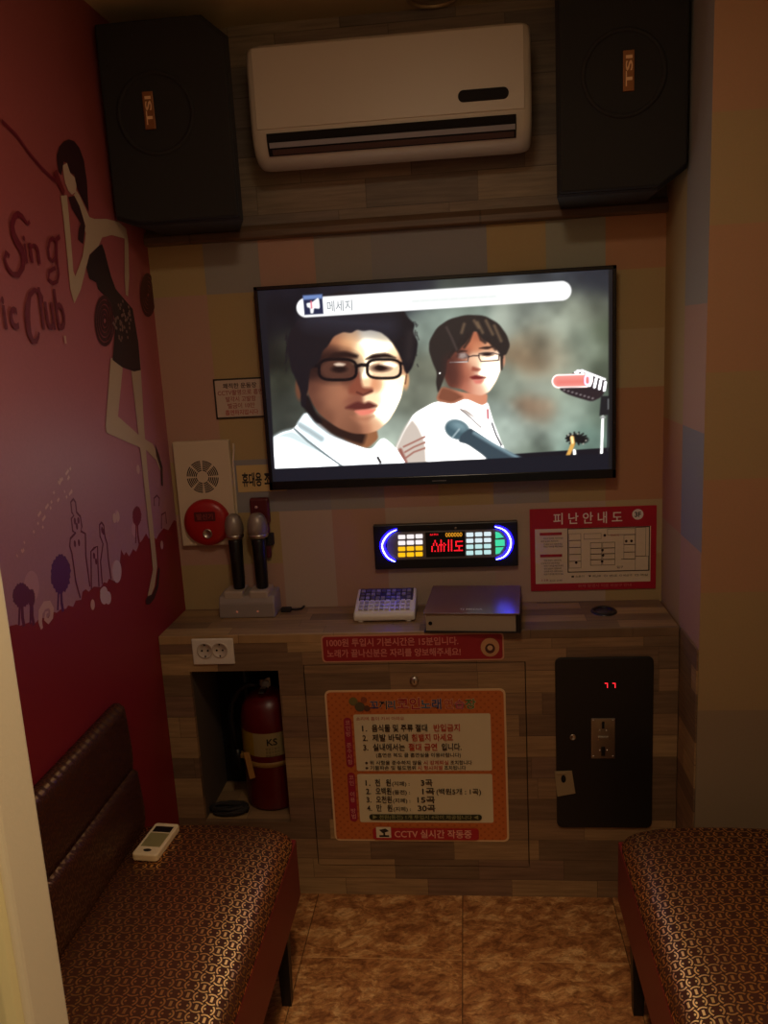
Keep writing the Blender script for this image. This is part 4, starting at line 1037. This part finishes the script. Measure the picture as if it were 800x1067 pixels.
# keypad remote
t = thing('keypad_remote', 'white tabletop song remote with rows of grey keys on the counter', 'remote control', (0.12, -0.1, HC))
kx0, kx1 = 0.022, 0.218
b = MB(); b.prism([(-0.176, HC + 0.004), (-0.178, HC + 0.020), (-0.168, HC + 0.031), (-0.032, HC + 0.068), (-0.024, HC + 0.062), (-0.024, HC + 0.004)], 'x', kx0, kx1, 0.006, seg=3); b.build('body', M_WHITE, t)
for fx in (kx0 + 0.022, kx1 - 0.022):
    b = MB(); b.lathe([(0, 0), (0.010, 0), (0.010, 0.006), (0, 0.006)], Matrix.Translation((fx, -0.165, HC)), 16); b.build('foot', M_WHITE, t)
ang = math.atan2(0.037, 0.136)
TR = Matrix.Translation((0.12, -0.168, HC + 0.0312)) @ Matrix.Rotation(ang, 4, 'X')
b = MB(); b.box(-0.088, 0.088, 0.068, 0.138, 0.0, 0.0015, 0.0005, M=TR); b.build('dark_panel', mat('keypad_panel_violet', (58, 50, 66), 0.4), t)
for r in range(6):
    for c in range(10):
        if random.random() < 0.06 and r > 2: continue
        x0 = -0.083 + c * 0.0168; y0 = 0.010 + r * 0.0205
        cm = ((186, 180, 190), (168, 164, 176), (206, 200, 200))[(c * 7 + r * 3) % 3] if r < 3 else ((126, 120, 134), (92, 84, 100), (150, 144, 154))[(c * 5 + r * 7) % 3]
        b = MB(); b.box(x0, x0 + 0.0125, y0, y0 + 0.0145, 0.0008, 0.0058, 0.0016, 2, M=TR); b.build('key', mat('remote_key_%d' % cm[0], cm, 0.4), t)

# song book
t = thing('song_book', 'thick dark song binder lying shut on the counter under the control panel', 'book', (0.4, -0.15, HC))
sk = math.radians(-4.5)
SB = Matrix.Translation((0.394, -0.290, HC + 0.0005)) @ Matrix.Rotation(sk, 4, 'Z') @ Matrix.Rotation(math.radians(1.6), 4, 'X')
b = MB(); b.box(-0.138, 0.132, 0.006, 0.256, 0.0042, 0.0576, M=SB); b.build('pages', mat('page_edges', (168, 152, 132), 0.8, bump=0.5, bscale=900), t)
M_COVER = mat('brown_leatherette', (112, 80, 74), 0.26, bump=0.05, bscale=250)
b = MB(); b.box(-0.144, 0.144, 0.0, 0.262, 0.058, 0.0625, 0.002, M=SB); cv = b.build('front_cover', M_COVER, t)
b = MB(); b.box(-0.144, 0.144, 0.0, 0.262, 0.0, 0.004, 0.0015, M=SB); b.build('back_cover', M_BLACK, t)
b = MB(); b.box(0.134, 0.146, 0.0, 0.262, 0.0015, 0.0605, 0.002, M=SB); b.build('spine', M_BLACK, t)
b = MB(); b.lathe([(0.006, 0), (0.006, 0.0015), (0, 0.0015)], SB @ Matrix.Translation((-0.124, 0.0062, 0.028)) @ MY, 16); b.build('page_hole', M_DARK, t)
b = Flat(lambda a, c, h: SB @ Vector((a, c, 0.0626 + h)), 0.3); b.text('TJ MEDIA', -0.002, 0.030, 0.012, (190, 176, 164), w=0.070, align='C', bold=0.02); b.build('cover_lettering', None, cv)

# oval grommet
gp = on(629, 637, 'z', HC)
t = thing('cable_grommet', 'dark oval cable grommet set in the countertop near right wall', 'grommet', (gp.x, gp.y, HC))
MG = Matrix.Translation((gp.x, gp.y, HC)) @ Matrix.Diagonal((1.0, 1.15, 1, 1))
b = MB(); b.lathe([(0.028, 0.0), (0.028, 0.003), (0.031, 0.0055), (0.036, 0.0055), (0.040, 0.0025), (0.041, 0.0)], MG, 36); b.build('rim', mat('grommet_black', (22, 22, 28), 0.35), t)
b = MB(); b.lathe([(0, 0.0015), (0.0275, 0.0015), (0.0275, 0.0), (0, 0)], MG, 36); b.build('cap', mat('grommet_cap', (60, 54, 58), 0.4), t)

# ================================================================== ON THE COUNTER FRONT
YFR = -D - 0.0004
# double socket
t = thing('wall_socket', 'white double power socket on the counter front above the niche', 'socket', (-0.412, -D, 0.855))
b = MB(); b.box(-0.479, -0.346, YFR - 0.008, YFR, 0.813, 0.898, 0.003); b.build('plate', M_WHITE, t)
for px, py in ((213.5, 678), (229, 677.5)):
    c = xz(px, py, YFR - 0.008)
    T = Matrix.Translation((c[0], YFR - 0.0075, c[1])) @ MY
    b = MB(); b.use(mat('socket_face', (196, 184, 168), 0.45)).lathe([(0.0255, 0), (0.0255, 0.003), (0.022, 0.0032), (0.021, 0.001), (0, 0.001)], T, 28)
    b.use(M_DARK)
    for s_ in (-1, 1):
        b.lathe([(0, 0.0018), (0.0032, 0.0018), (0.0032, 0), (0, 0)], T @ Matrix.Translation((s_ * 0.0095, 0, 0)), 10); b.box(c[0] - 0.0022, c[0] + 0.0022, YFR - 0.0102, YFR - 0.008, c[1] + s_ * 0.0195 - 0.003, c[1] + s_ * 0.0195 + 0.003)
    b.build('outlet', None, t)

# red notice strip
R0, R1, RZ0, RZ1 = -0.069, 0.490, 0.812, 0.9005
b = board(R0, R1, RZ0, RZ1, YFR, 0.002, 0.012, (206, 150, 120)); b.rect(R0 + .0045, R1 - .0045, RZ0 + .0045, RZ1 - .0045, (158, 30, 40), r=0.010)
b.text('1000원 투입시 기본시간은 15분입니다.', R0 + 0.017, RZ0 + 0.054, 0.0205, (214, 130, 118), w=0.405, bold=0.02)
b.text('노래가 끝나신분은 자리를 양보해주세요!', R0 + 0.016, RZ0 + 0.019, 0.0205, (214, 130, 118), w=0.412, bold=0.02, lift=False)
b.disc(R1 - 0.042, RZ0 + 0.042, 0.028, 0.030, (200, 150, 104)); b.disc(R1 - 0.042, RZ0 + 0.038, 0.015, 0.016, (84, 44, 36)); b.disc(R1 - 0.042, RZ0 + 0.040, 0.008, 0.008, (206, 170, 130))
tag(b.build('payment_notice'), 'long red notice strip with two pink lines on the counter edge', 'sign')

# big orange price and rules board on the access door
t0 = -D - 0.0017
def OQ(X, Y_): return xz(330 + X / 3.81, 700 + Y_ / 3.81, t0 - 0.002)
OX0, OX1, OZ0, OZ1 = -0.070, 0.491, 0.198, 0.720
sx = lambda X: OX0 + (X - 40) / (750 - 40) * (OX1 - OX0)      # board's own left-right scale
b = board(OX0, OX1, OZ0, OZ1, t0, 0.002, 0.018, (232, 196, 148))
ORG = (208, 114, 52)
b.rect(OX0 + 0.006, OX1 - 0.006, OZ0 + 0.006, OZ1 - 0.006, ORG, r=0.014)
b.up()
for i in range(46):                                            # fine check pattern of the print
    for j in range(43):
        if (i + j) % 2 == 0:
            a = OX0 + 0.0075 + i * 0.01185; c = OZ0 + 0.0075 + j * 0.01185
            b.rect(a, a + 0.0062, c, c + 0.0062, (188, 92, 38), lift=False)
W_ = OX1 - OX0; H_ = OZ1 - OZ0
U = lambda u: OX0 + u * W_
V = lambda v: OZ1 - v * H_
CRM = (232, 218, 178)
b.rect(U(.155), U(.915), V(.525), V(.155), CRM, r=0.006); b.rect(U(.155), U(.915), V(.870), V(.545), CRM, r=0.006)
MAG = (168, 30, 60)
b.rect(U(.098), U(.142), V(.50), V(.175), MAG, r=0.011); b.rect(U(.098), U(.142), V(.865), V(.535), MAG, r=0.011)
def vtext(s, u, v0, v1, h):
    k = len(s); st = (v1 - v0) / k
    for i, ch in enumerate(s):
        if ch != ' ': b.text(ch, U(u), V(v0 + st * (i + .82)), h, (224, 150, 140), align='C', bold=0.01, lift=False)
b.up(); vtext('코인방 준수사항', .120, .19, .485, 0.0135); vtext('코인 이용 방법', .120, .55, .85, 0.0135)
# title in multicoloured letters
b.up()
for u, h, s, c in ((.275, .024, '꼬', (40, 60, 120)), (.325, .023, '끼', (30, 30, 40)), (.372, .023, '리', (30, 80, 120)), (.435, .031, '코', (176, 24, 44)), (.502, .031, '인', (176, 24, 44)), (.562, .026, '노', (30, 90, 130)), (.622, .027, '래', (30, 60, 120)),
                   (.688, .026, '연', (190, 70, 40)), (.748, .025, '습', (190, 60, 90)), (.808, .026, '장', (70, 120, 50))):
    b.text(s, U(u), V(.118), h, (240, 214, 176), align='C', bold=0.04, lift=False)
b.up()
for u, h, s, c in ((.275, .024, '꼬', (40, 60, 120)), (.325, .023, '끼', (30, 30, 40)), (.372, .023, '리', (30, 80, 120)), (.435, .031, '코', (176, 24, 44)), (.502, .031, '인', (176, 24, 44)), (.562, .026, '노', (30, 90, 130)), (.622, .027, '래', (30, 60, 120)),
                   (.688, .026, '연', (190, 70, 40)), (.748, .025, '습', (190, 60, 90)), (.808, .026, '장', (70, 120, 50))):
    b.text(s, U(u), V(.118), h, c, align='C', bold=0.02, lift=False)
# plain flower-like ornaments in place of the cartoon
for u, v, r, c in ((.160, .070, .014, (120, 110, 60)), (.195, .105, .016, (92, 84, 60)), (.220, .060, .010, (150, 80, 50)), (.235, .115, .010, (96, 60, 44))): b.disc(U(u), V(v), r, r, c)
INK, RD, YW = (48, 38, 30), (196, 62, 34), (90, 70, 50)
def ln(s, u0, u1, v, h, c, bold=0.015): b.text(s, U(u0), V(v), h, c, w=(u1 - u0) * W_, bold=bold, lift=False)
b.up()
ln('소리에 흠이 가서 아파요', .17, .44, .190, .010, (190, 60, 40), 0)
for k, (s1, a1, s2, a2, b2, s3) in enumerate((('음식물 및 주류 절대', .565, '반입금지', .60, .745, None), ('제발 바닥에', .455, '침뱉지 마세요', .475, .705, None), ('실내에서는', .435, '절대 금연', .455, .615, '입니다.'))):
    v = .262 + k * .062
    ln('%d.' % (k + 1), .200, .228, v, .0195, INK); ln(s1, .255, a1, v, .0195, INK, .02); ln(s2, a2, b2, v, .0195, RD, .02)
    if s3: ln(s3, .640, .750, v, .0195, INK, .02)
ln('(흡연은 복도 끝 흡연실을 이용바랍니다)', .27, .745, .430, .0115, INK)
ln('※ 위 사항을 준수하지 않을', .205, .525, .480, .0115, INK); ln('시 강제퇴실', .535, .675, .480, .0115, RD); ln('조치합니다', .685, .805, .480, .0115, INK)
ln('※ 기물파손 및 절도행위', .205, .490, .514, .0115, INK); ln('시 형사처벌', .500, .640, .514, .0115, RD); ln('조치됩니다', .650, .770, .514, .0115, INK)
for k, (s1, a1, s2, a2, s3, a3, b3) in enumerate((('천   원', .345, '(지폐) :', .45, '3곡', .515, .580), ('오백원', .345, '(동전) :', .45, '1곡', .520, .590), ('오천원', .345, '(지폐) :', .45, '15곡', .490, .590), ('만   원', .345, '(지폐) :', .45, '30곡', .490, .590))):
    v = .620 + k * .0565
    ln('%d.' % (k + 1), .200, .228, v, .0195, INK); ln(s1, .255, a1, v, .0195, INK, .02); ln(s2, a1 + .006, a2, v, .0125, INK); ln(s3, a3, b3, v, .0195, INK, .02)
    if k == 1: ln('(백원5개 : 1곡)', .600, .850, v, .017, INK, .015)
b.rect(U(.210), U(.850), V(.852), V(.812), (48, 52, 30), r=0.009); b.up(); ln('▶ 천원(동전) 1개 투입시 4곡이 제공됩니다 ◀', .23, .83, .842, .0115, (150, 150, 100))
b.rect(U(.225), U(.830), V(.985), V(.905), (184, 36, 44), r=0.010)
b.rect(U(.245), U(.330), V(.972), V(.898), (236, 222, 190), r=0.002)
b.poly([(U(.262), V(.918)), (U(.30), V(.908)), (U(.318), V(.926)), (U(.282), V(.940))], (40, 34, 30)); b.rect(U(.285), U(.296), V(.955), V(.935), (40, 34, 30)); b.rect(U(.262), U(.318), V(.966), V(.953), (40, 34, 30), lift=False)
b.text('CCTV 실시간 작동중', U(.350), V(.966), .023, (240, 170, 150), w=.44 * W_, bold=.02)
tag(b.build('rules_board'), 'orange board of numbered house rules and song prices on counter door', 'sign')

# coin box
BX0, BX1, BZ0, BZ1 = 0.641, 0.931, 0.252, 0.818
t = thing('coin_box', 'black rounded coin payment box set in the right counter front', 'coin box', (0.786, -D, BZ0))
b = MB(); b.prism(rrect(BX0, BX1, BZ0, BZ1, 0.018), 'y', YFR, YFR - 0.008, 0.003); b.build('front_plate', mat('coin_box_black', (26, 23, 21), 0.5), t)
ck = K(570, 690, 5.925)
def CQ(X, Y_, y=YFR - 0.008): return xz(*ck([(X, Y_)])[0], y)
p, q = CQ(272, 592), CQ(418, 345)
b = MB(); b.box(p[0], q[0], YFR - 0.0115, YFR - 0.007, p[1], q[1], 0.0012); sl = b.build('coin_slot_plate', M_CHROME, t)
cx = (p[0] + q[0]) / 2
b = MB(); z_ = CQ(345, 385)[1]; b.box(cx - 0.004, cx + 0.004, YFR - 0.0123, YFR - 0.0105, z_ - 0.012, z_ + 0.012, 0.001); b.build('coin_slot', M_DARK, sl)
b = MB(); z_ = CQ(345, 540)[1]; b.box(cx - 0.006, cx + 0.006, YFR - 0.0123, YFR - 0.0105, z_ - 0.020, z_ + 0.012, 0.001); b.build('return_lever', M_BLACK, sl)
b = MB(); z_ = CQ(345, 465)[1]; b.box(cx - 0.016, cx + 0.016, YFR - 0.016, YFR - 0.011, z_ - 0.006, z_ + 0.006, 0.002); b.build('coin_guide', M_CHROME, sl)
for X, Y_ in ((285, 358), (405, 358), (285, 578), (405, 578), (325, 420), (365, 420), (325, 542), (370, 542)):
    p = CQ(X, Y_); b = MB(); b.lathe([(0.0035, 0), (0.003, 0.0018), (0, 0.0024)], Matrix.Translation((p[0], YFR - 0.0113, p[1])) @ MY, 12); b.build('screw', M_CHROME, sl)
p = CQ(158, 462); b = MB(); b.lathe([(0.0095, 0), (0.0095, 0.003), (0.007, 0.0045), (0.006, 0.003), (0, 0.003)], Matrix.Translation((p[0], YFR - 0.0078, p[1])) @ MY, 20); b.build('lock', M_CHROME, t)
for X in (364, 412):
    p = CQ(X, 142)
    b = Flat(back_plane(YFR - 0.0083), 0.4); w_ = 0.0085
    b.rect(p[0] - .0045, p[0] + .0045, p[1] + .0052, p[1] + .0072, (255, 40, 50), 2.2); b.rect(p[0] + .0025, p[0] + .0045, p[1] - .0085, p[1] + .0072, (255, 40, 50), 2.2, False)
    b.build('led_digit', None, t)
hp = [CQ(45, 672), CQ(152, 668), CQ(174, 808), CQ(62, 828)]
t = thing('hasp_plate', 'pale bent metal hasp plate with dark keyhole on the coin box edge', 'hasp', ((hp[0][0] + hp[1][0]) / 2, YFR - 0.01, hp[2][1]))
b = MB(); b.prism(hp[::-1], 'y', YFR - 0.0085, YFR - 0.0105, 0.0006); b.box(hp[0][0] + 0.004, hp[0][0] + 0.034, YFR - 0.014, YFR - 0.0104, hp[0][1] - 0.009, hp[0][1] - 0.003, 0.001); b.build('plate', mat('pale_metal', (170, 152, 116), 0.5, metal=0.25), t)
p = CQ(100, 718); b = MB(); b.prism([(p[0] + 0.0075 * math.cos(a) , p[1] + 0.013 * math.sin(a)) for a in [2 * math.pi * k / 20 for k in range(20)]], 'y', YFR - 0.0104, YFR - 0.0112); b.build('keyhole', M_DARK, t)

# ================================================================== IN THE NICHE
ex_, ey_, ez_ = -0.2945, -0.118, NZ0
t = thing('fire_extinguisher', 'red fire extinguisher with cream label standing in the counter niche', 'fire extinguisher', (ex_, ey_, ez_))
T = Matrix.Translation((ex_, ey_, ez_)); R_ = 0.095
b = MB(); b.lathe([(0, 0.004), (R_ - .01, 0.0), (R_ - .002, 0.006), (R_, 0.014), (R_, 0.290), (R_ * .985, 0.318), (R_ * .92, 0.346), (R_ * .80, 0.370), (R_ * .6, 0.389), (R_ * .38, 0.400), (0.022, 0.406), (0.019, 0.416), (0, 0.416)], T, 48); b.build('cylinder', mat('extinguisher_red', (98, 15, 17), 0.34), t)
b = MB(); b.use(mat('label_cream', (160, 140, 92), 0.5)).lathe([(R_ + .0006, 0.200), (R_ + .0008, 0.282)], T, 48)
b.use(mat('label_yellow', (160, 128, 28), 0.5))
for f in b.bm.faces:
    c = f.calc_center_median(); a = math.degrees(math.atan2(c.y - ey_, c.x - ex_))
    if -178 < a < -112: f.material_index = 1
lb = b.build('label', None, t)
def cyl(a, c, h):
    th = -math.pi / 2 + a / R_; r = R_ + 0.0012 + h; return (ex_ + r * math.cos(th), ey_ + r * math.sin(th), c)
b = Flat(cyl, 0.5); b.text('KS', 0.010, ez_ + 0.240, 0.024, (30, 26, 22), w=0.034, bold=0.02)
for k in range(3): b.text('분말소화기', 0.004, ez_ + 0.224 - k * 0.012, 0.007, (90, 76, 50), w=0.045, lift=False)
b.build('label_lettering', None, lb)
b = MB(); b.lathe([(R_ + .0004, 0.160), (R_ + .003, 0.162), (R_ + .003, 0.176), (R_ + .0004, 0.178)], T, 48); b.box(ex_ - R_ - 0.022, ex_ - R_ + 0.004, ey_ - 0.030, ey_ - 0.006, ez_ + 0.160, ez_ + 0.178, 0.003); b.build('hose_strap', mat('strap_ochre', (150, 112, 52), 0.55), t)
b = MB(); b.box(ex_ - 0.020, ex_ + 0.020, ey_ - 0.020, ey_ + 0.020, ez_ + 0.414, ez_ + 0.446, 0.004); vl = b.build('valve', M_CHROME, t)
b = MB(); b.prism([(ey_ + 0.03, ez_ + 0.434), (ey_ + 0.03, ez_ + 0.448), (ey_ - 0.06, ez_ + 0.468), (ey_ - 0.075, ez_ + 0.462), (ey_ - 0.06, ez_ + 0.456)], 'x', ex_ - 0.012, ex_ + 0.012, 0.002); b.build('lever', M_BLACK, vl)
b = MB(); b.prism([(ey_ + 0.02, ez_ + 0.414), (ey_ - 0.06, ez_ + 0.424), (ey_ - 0.078, ez_ + 0.416), (ey_ - 0.06, ez_ + 0.412), (ey_ + 0.02, ez_ + 0.406)], 'x', ex_ - 0.010, ex_ + 0.010, 0.002); b.build('carry_handle', M_CHROME, vl)
b = MB(); b.lathe([(0.014, 0), (0.014, 0.008), (0.012, 0.010), (0, 0.010)], Matrix.Translation((ex_ + 0.004, ey_ - 0.019, ez_ + 0.424)) @ MY, 20); b.build('pressure_gauge', mat('gauge_face', (190, 190, 180), 0.3), vl)
hose = [(ex_ - 0.018, ey_ - .03, ez_ + 0.426), (ex_ - 0.050, ey_ - .034, ez_ + 0.430), (ex_ - 0.086, ey_ - .036, ez_ + 0.410), (ex_ - 0.112, ey_ - .036, ez_ + 0.366), (ex_ - 0.121, ey_ - .034, ez_ + 0.31), (ex_ - 0.119, ey_ - .030, ez_ + 0.25), (ex_ - 0.112, ey_ - .024, ez_ + 0.19)]
b = MB(); b.tube(hose, 0.0095, 12); hs = b.build('hose', M_BLACK, t)
b = MB(); b.tube([(ex_ - 0.112, ey_ - .024, ez_ + 0.195), (ex_ - 0.112, ey_ - .024, ez_ + 0.165), (ex_ - 0.112, ey_ - .024, ez_ + 0.120)], [0.011, 0.012, 0.017], 14); b.build('nozzle', M_BLACK, hs)
g0 = on(254, 785, 'y', ey_ - R_ - 0.012); g1 = on(259, 812, 'y', ey_ - R_ - 0.006)
b = MB(); b.prism([(g0.x - 0.003, g0.z), (g0.x + 0.016, g0.z), (g1.x + 0.023, g1.z + 0.006), (g1.x + 0.004, g1.z)], 'y', ey_ - R_ - 0.006, ey_ - R_ - 0.0035, 0.0005); b.build('inspection_tag', mat('tag_manila', (176, 128, 66), 0.6), t)

# coil of black cable on the niche floor
coil = []
for k in range(150):
    a = 2 * math.pi * k / 30; r = 0.060 + 0.007 * math.sin(k * .37); coil.append((-0.428 + 0.93 * r * math.cos(a), -0.2195 + 0.40 * r * math.sin(a), NZ0 + 0.0066 + 0.0045 * (k / 30) + 0.002 * math.sin(k * .9) ** 2))
b = MB(); b.tube(coil, 0.0058, 8); tag(b.build('cable_coil', M_BLACKM), 'loose coil of black cable on the niche floor before the extinguisher', 'cable')

# ================================================================== BENCHES
SH, ST = 0.470, 0.245
def bench(side, label):
    """side -1 stands along the left wall, +1 along the right wall"""
    yF, yN = -0.615, -1.80
    if side < 0: xi, xw = -0.115, XL + 0.004
    else: xi, xw = 0.770, XF - 0.004
    t = thing('bench', label, 'bench', ((xi + xw) / 2, -1.2, 0), 'upholstered benches along the side walls')
    s = -side                                     # towards the aisle
    lo = lambda a, c: (min(a, c), max(a, c))
    # seat cushion with rolled aisle edge, slightly crowned
    def sec(y, dz, dx):
        pts = []
        for u, zz in ((0.002, SH - .075), (0, SH - .050), (0.005, SH - .032), (0.016, SH - .019), (0.034, SH - .009), (0.06, SH - .001), (0.095, SH + .005), (0.14, SH + .009), (0.20, SH + .011), (0.28, SH + .011), (0.36, SH + .008), (0.43, SH + .003)):
            pts.append((xi - s * (u * (0.475 / 0.475) + dx), y, zz + dz))
        pts += [(xw, y, SH - .006 + dz), (xw, y, SH - .085)]
        return pts
    b = MB(); ys_ = [yF, yF - .006, yF - .02, yF - .05, -0.9, -1.2, -1.5, yN + .05, yN + .02, yN + .006, yN]
    dz = [-.022, -.008, -.002, 0, .003, .003, .003, 0, -.002, -.008, -.022]; dx = [.02, .008, .003, 0, 0, 0, 0, 0, .003, .008, .02]
    b.loft([sec(yy, z_, x_) for yy, z_, x_ in zip(ys_, dz, dx)]); b.build('seat_cushion', M_FABRIC_L if side < 0 else M_FABRIC_R, t)
    b = MB(); x0, x1 = lo(xi - s * -.002, xi - s * 0.03)
    x0, x1 = lo(xi + s * .0012, xw)
    b.box(x0, x1, yN - .002, yF + .003, ST, SH - .046, 0.004, 3); b.build('apron', M_VINYL, t)
    # backrest: lower pad and upper pad leaning on the wall
    th = 0.070 if side < 0 else 0.075
    def pad(z0, z1, t0, t1, roll):
        pr = [(0, z0), (t0 * .9, z0), (t0, z0 + .02), (t0 + .002, z0 + .06), (t1 + roll, z1 - .035), (t1 + roll * .6, z1 - .012), (t1 * .6, z1), (0, z1)]
        def ps(y, sc): return [(xw + s * p * sc, y, zz if sc == 1 else zz - (1 - sc) * .05 * (1 if zz > z0 + .1 else 0)) for p, zz in pr]
        b = MB(); b.loft([ps(yF - .006, .55), ps(yF - .010, .8), ps(yF - .02, .94), ps(yF - .04, 1), ps(-1.2, 1), ps(yN + .04, 1), ps(yN + .01, .8), ps(yN, .55)]); return b
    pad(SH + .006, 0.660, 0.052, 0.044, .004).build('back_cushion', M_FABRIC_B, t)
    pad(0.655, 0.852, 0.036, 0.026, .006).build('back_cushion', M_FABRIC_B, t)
    for yy in (-0.735, -1.66):
        for xx in (xi - s * 0.03, xw + s * 0.05):
            a, c = lo(xx - .018, xx + .018)
            b = MB(); b.loft([[(xx - .013, yy - .013, 0), (xx + .013, yy - .013, 0), (xx + .013, yy + .013, 0), (xx - .013, yy + .013, 0)], [(xx - .019, yy - .019, ST + .01), (xx + .019, yy - .019, ST + .01), (xx + .019, yy + .019, ST + .01), (xx - .019, yy + .019, ST + .01)]], smooth=False)
            b.build('leg', M_BLACK, t)
    return t
bench(-1, 'dark red bench with gold patterned seat along the mural wall, remote on it')
bench(1, 'dark red bench with gold patterned seat in front of the coin box')

# air conditioner remote on the left bench
q = [on(136, 893, 'z', 0.487), on(163, 860, 'z', 0.487), on(188, 865, 'z', 0.487), on(165, 899, 'z', 0.487)]
ctr = sum((v for v in q), Vector()) / 4
ax = ((q[1] + q[2]) - (q[0] + q[3])).normalized(); L_ = ((q[1] + q[2]) / 2 - (q[0] + q[3]) / 2).length
wd = ((q[3] - q[0]).length + (q[2] - q[1]).length) / 2 * 0.86
RM = Matrix.Translation((ctr.x, ctr.y, SH + 0.0118)) @ Matrix.Rotation(math.atan2(ax.y, ax.x) - math.pi / 2, 4, 'Z')
t = thing('remote_control', 'white handset remote lying on the left bench seat', 'remote control', (ctr.x, ctr.y, SH))
b = MB(); b.prism(rrect(-wd / 2, wd / 2, -L_ / 2, L_ / 2, 0.010), 'z', 0.0, 0.020, 0.004, M=RM, seg=3); b.build('body', mat('remote_white', (228, 206, 168), 0.4), t)
b = MB(); b.box(-wd * .36, wd * .36, L_ * .20, L_ * .38, 0.0195, 0.0206, 0.0004, M=RM); b.build('display', M_BLACK, t)
b = MB(); b.box(-wd * .38, wd * .38, -L_ * .25, L_ * .17, 0.0195, 0.0204, 0.0003, M=RM); kp = b.build('key_cover', mat('remote_olive', (142, 132, 88), 0.5), t)
b = MB(); b.lathe([(0, 0.0014), (0.009, 0.001), (0.0095, 0), (0, 0)], RM @ Matrix.Translation((0, -L_ * .36, 0.0196)) @ Matrix.Diagonal((1.2, .65, 1, 1)), 20); b.build('power_button', M_BLACK, t)

# ================================================================== LIGHT
def area(name, loc, target, size, power, color, sy=None):
    l = bpy.data.lights.new(name, 'AREA'); l.energy = power; l.color = color; l.size = size
    if sy: l.shape = 'RECTANGLE'; l.size_y = sy
    o = bpy.data.objects.new(name, l); COL.objects.link(o); o.location = loc
    o.rotation_euler = (Vector(target) - Vector(loc)).to_track_quat('-Z', 'Y').to_euler()
    return o
area('corridor_light', (0.36, -2.5, 2.68), (0.33, -2.1, 0.0), 0.4, 16.0, (1.0, 0.74, 0.42))
area('booth_light', (0.33, -1.75, 2.70), (0.33, -1.7, 0.0), 0.22, 6.4, (1.0, 0.79, 0.56))
sl_ = bpy.data.lights.new('aisle_spot', 'SPOT'); sl_.energy = 40.0; sl_.color = (1.0, 0.66, 0.34); sl_.spot_size = math.radians(46); sl_.spot_blend = 0.9; sl_.shadow_soft_size = 0.05
so_ = bpy.data.objects.new('aisle_spot', sl_); COL.objects.link(so_); so_.location = (0.30, -1.45, 2.70); so_.rotation_euler = (Vector((0.25, -1.15, 0)) - so_.location).to_track_quat('-Z', 'Y').to_euler()
wd_ = bpy.data.worlds.new('dim_corridor'); SC.world = wd_; wd_.use_nodes = True
wd_.node_tree.nodes['Background'].inputs[0].default_value = (1.0, 0.80, 0.58, 1); wd_.node_tree.nodes['Background'].inputs[1].default_value = 0.10

SC.view_settings.view_transform = 'Standard'; SC.view_settings.look = 'None'
SC.view_settings.exposure = 0.0; SC.view_settings.gamma = 1.0; SC.view_settings.use_curve_mapping = False
SC.cycles.use_denoising = True; SC.cycles.max_bounces = 8; SC.cycles.sample_clamp_indirect = 3.0
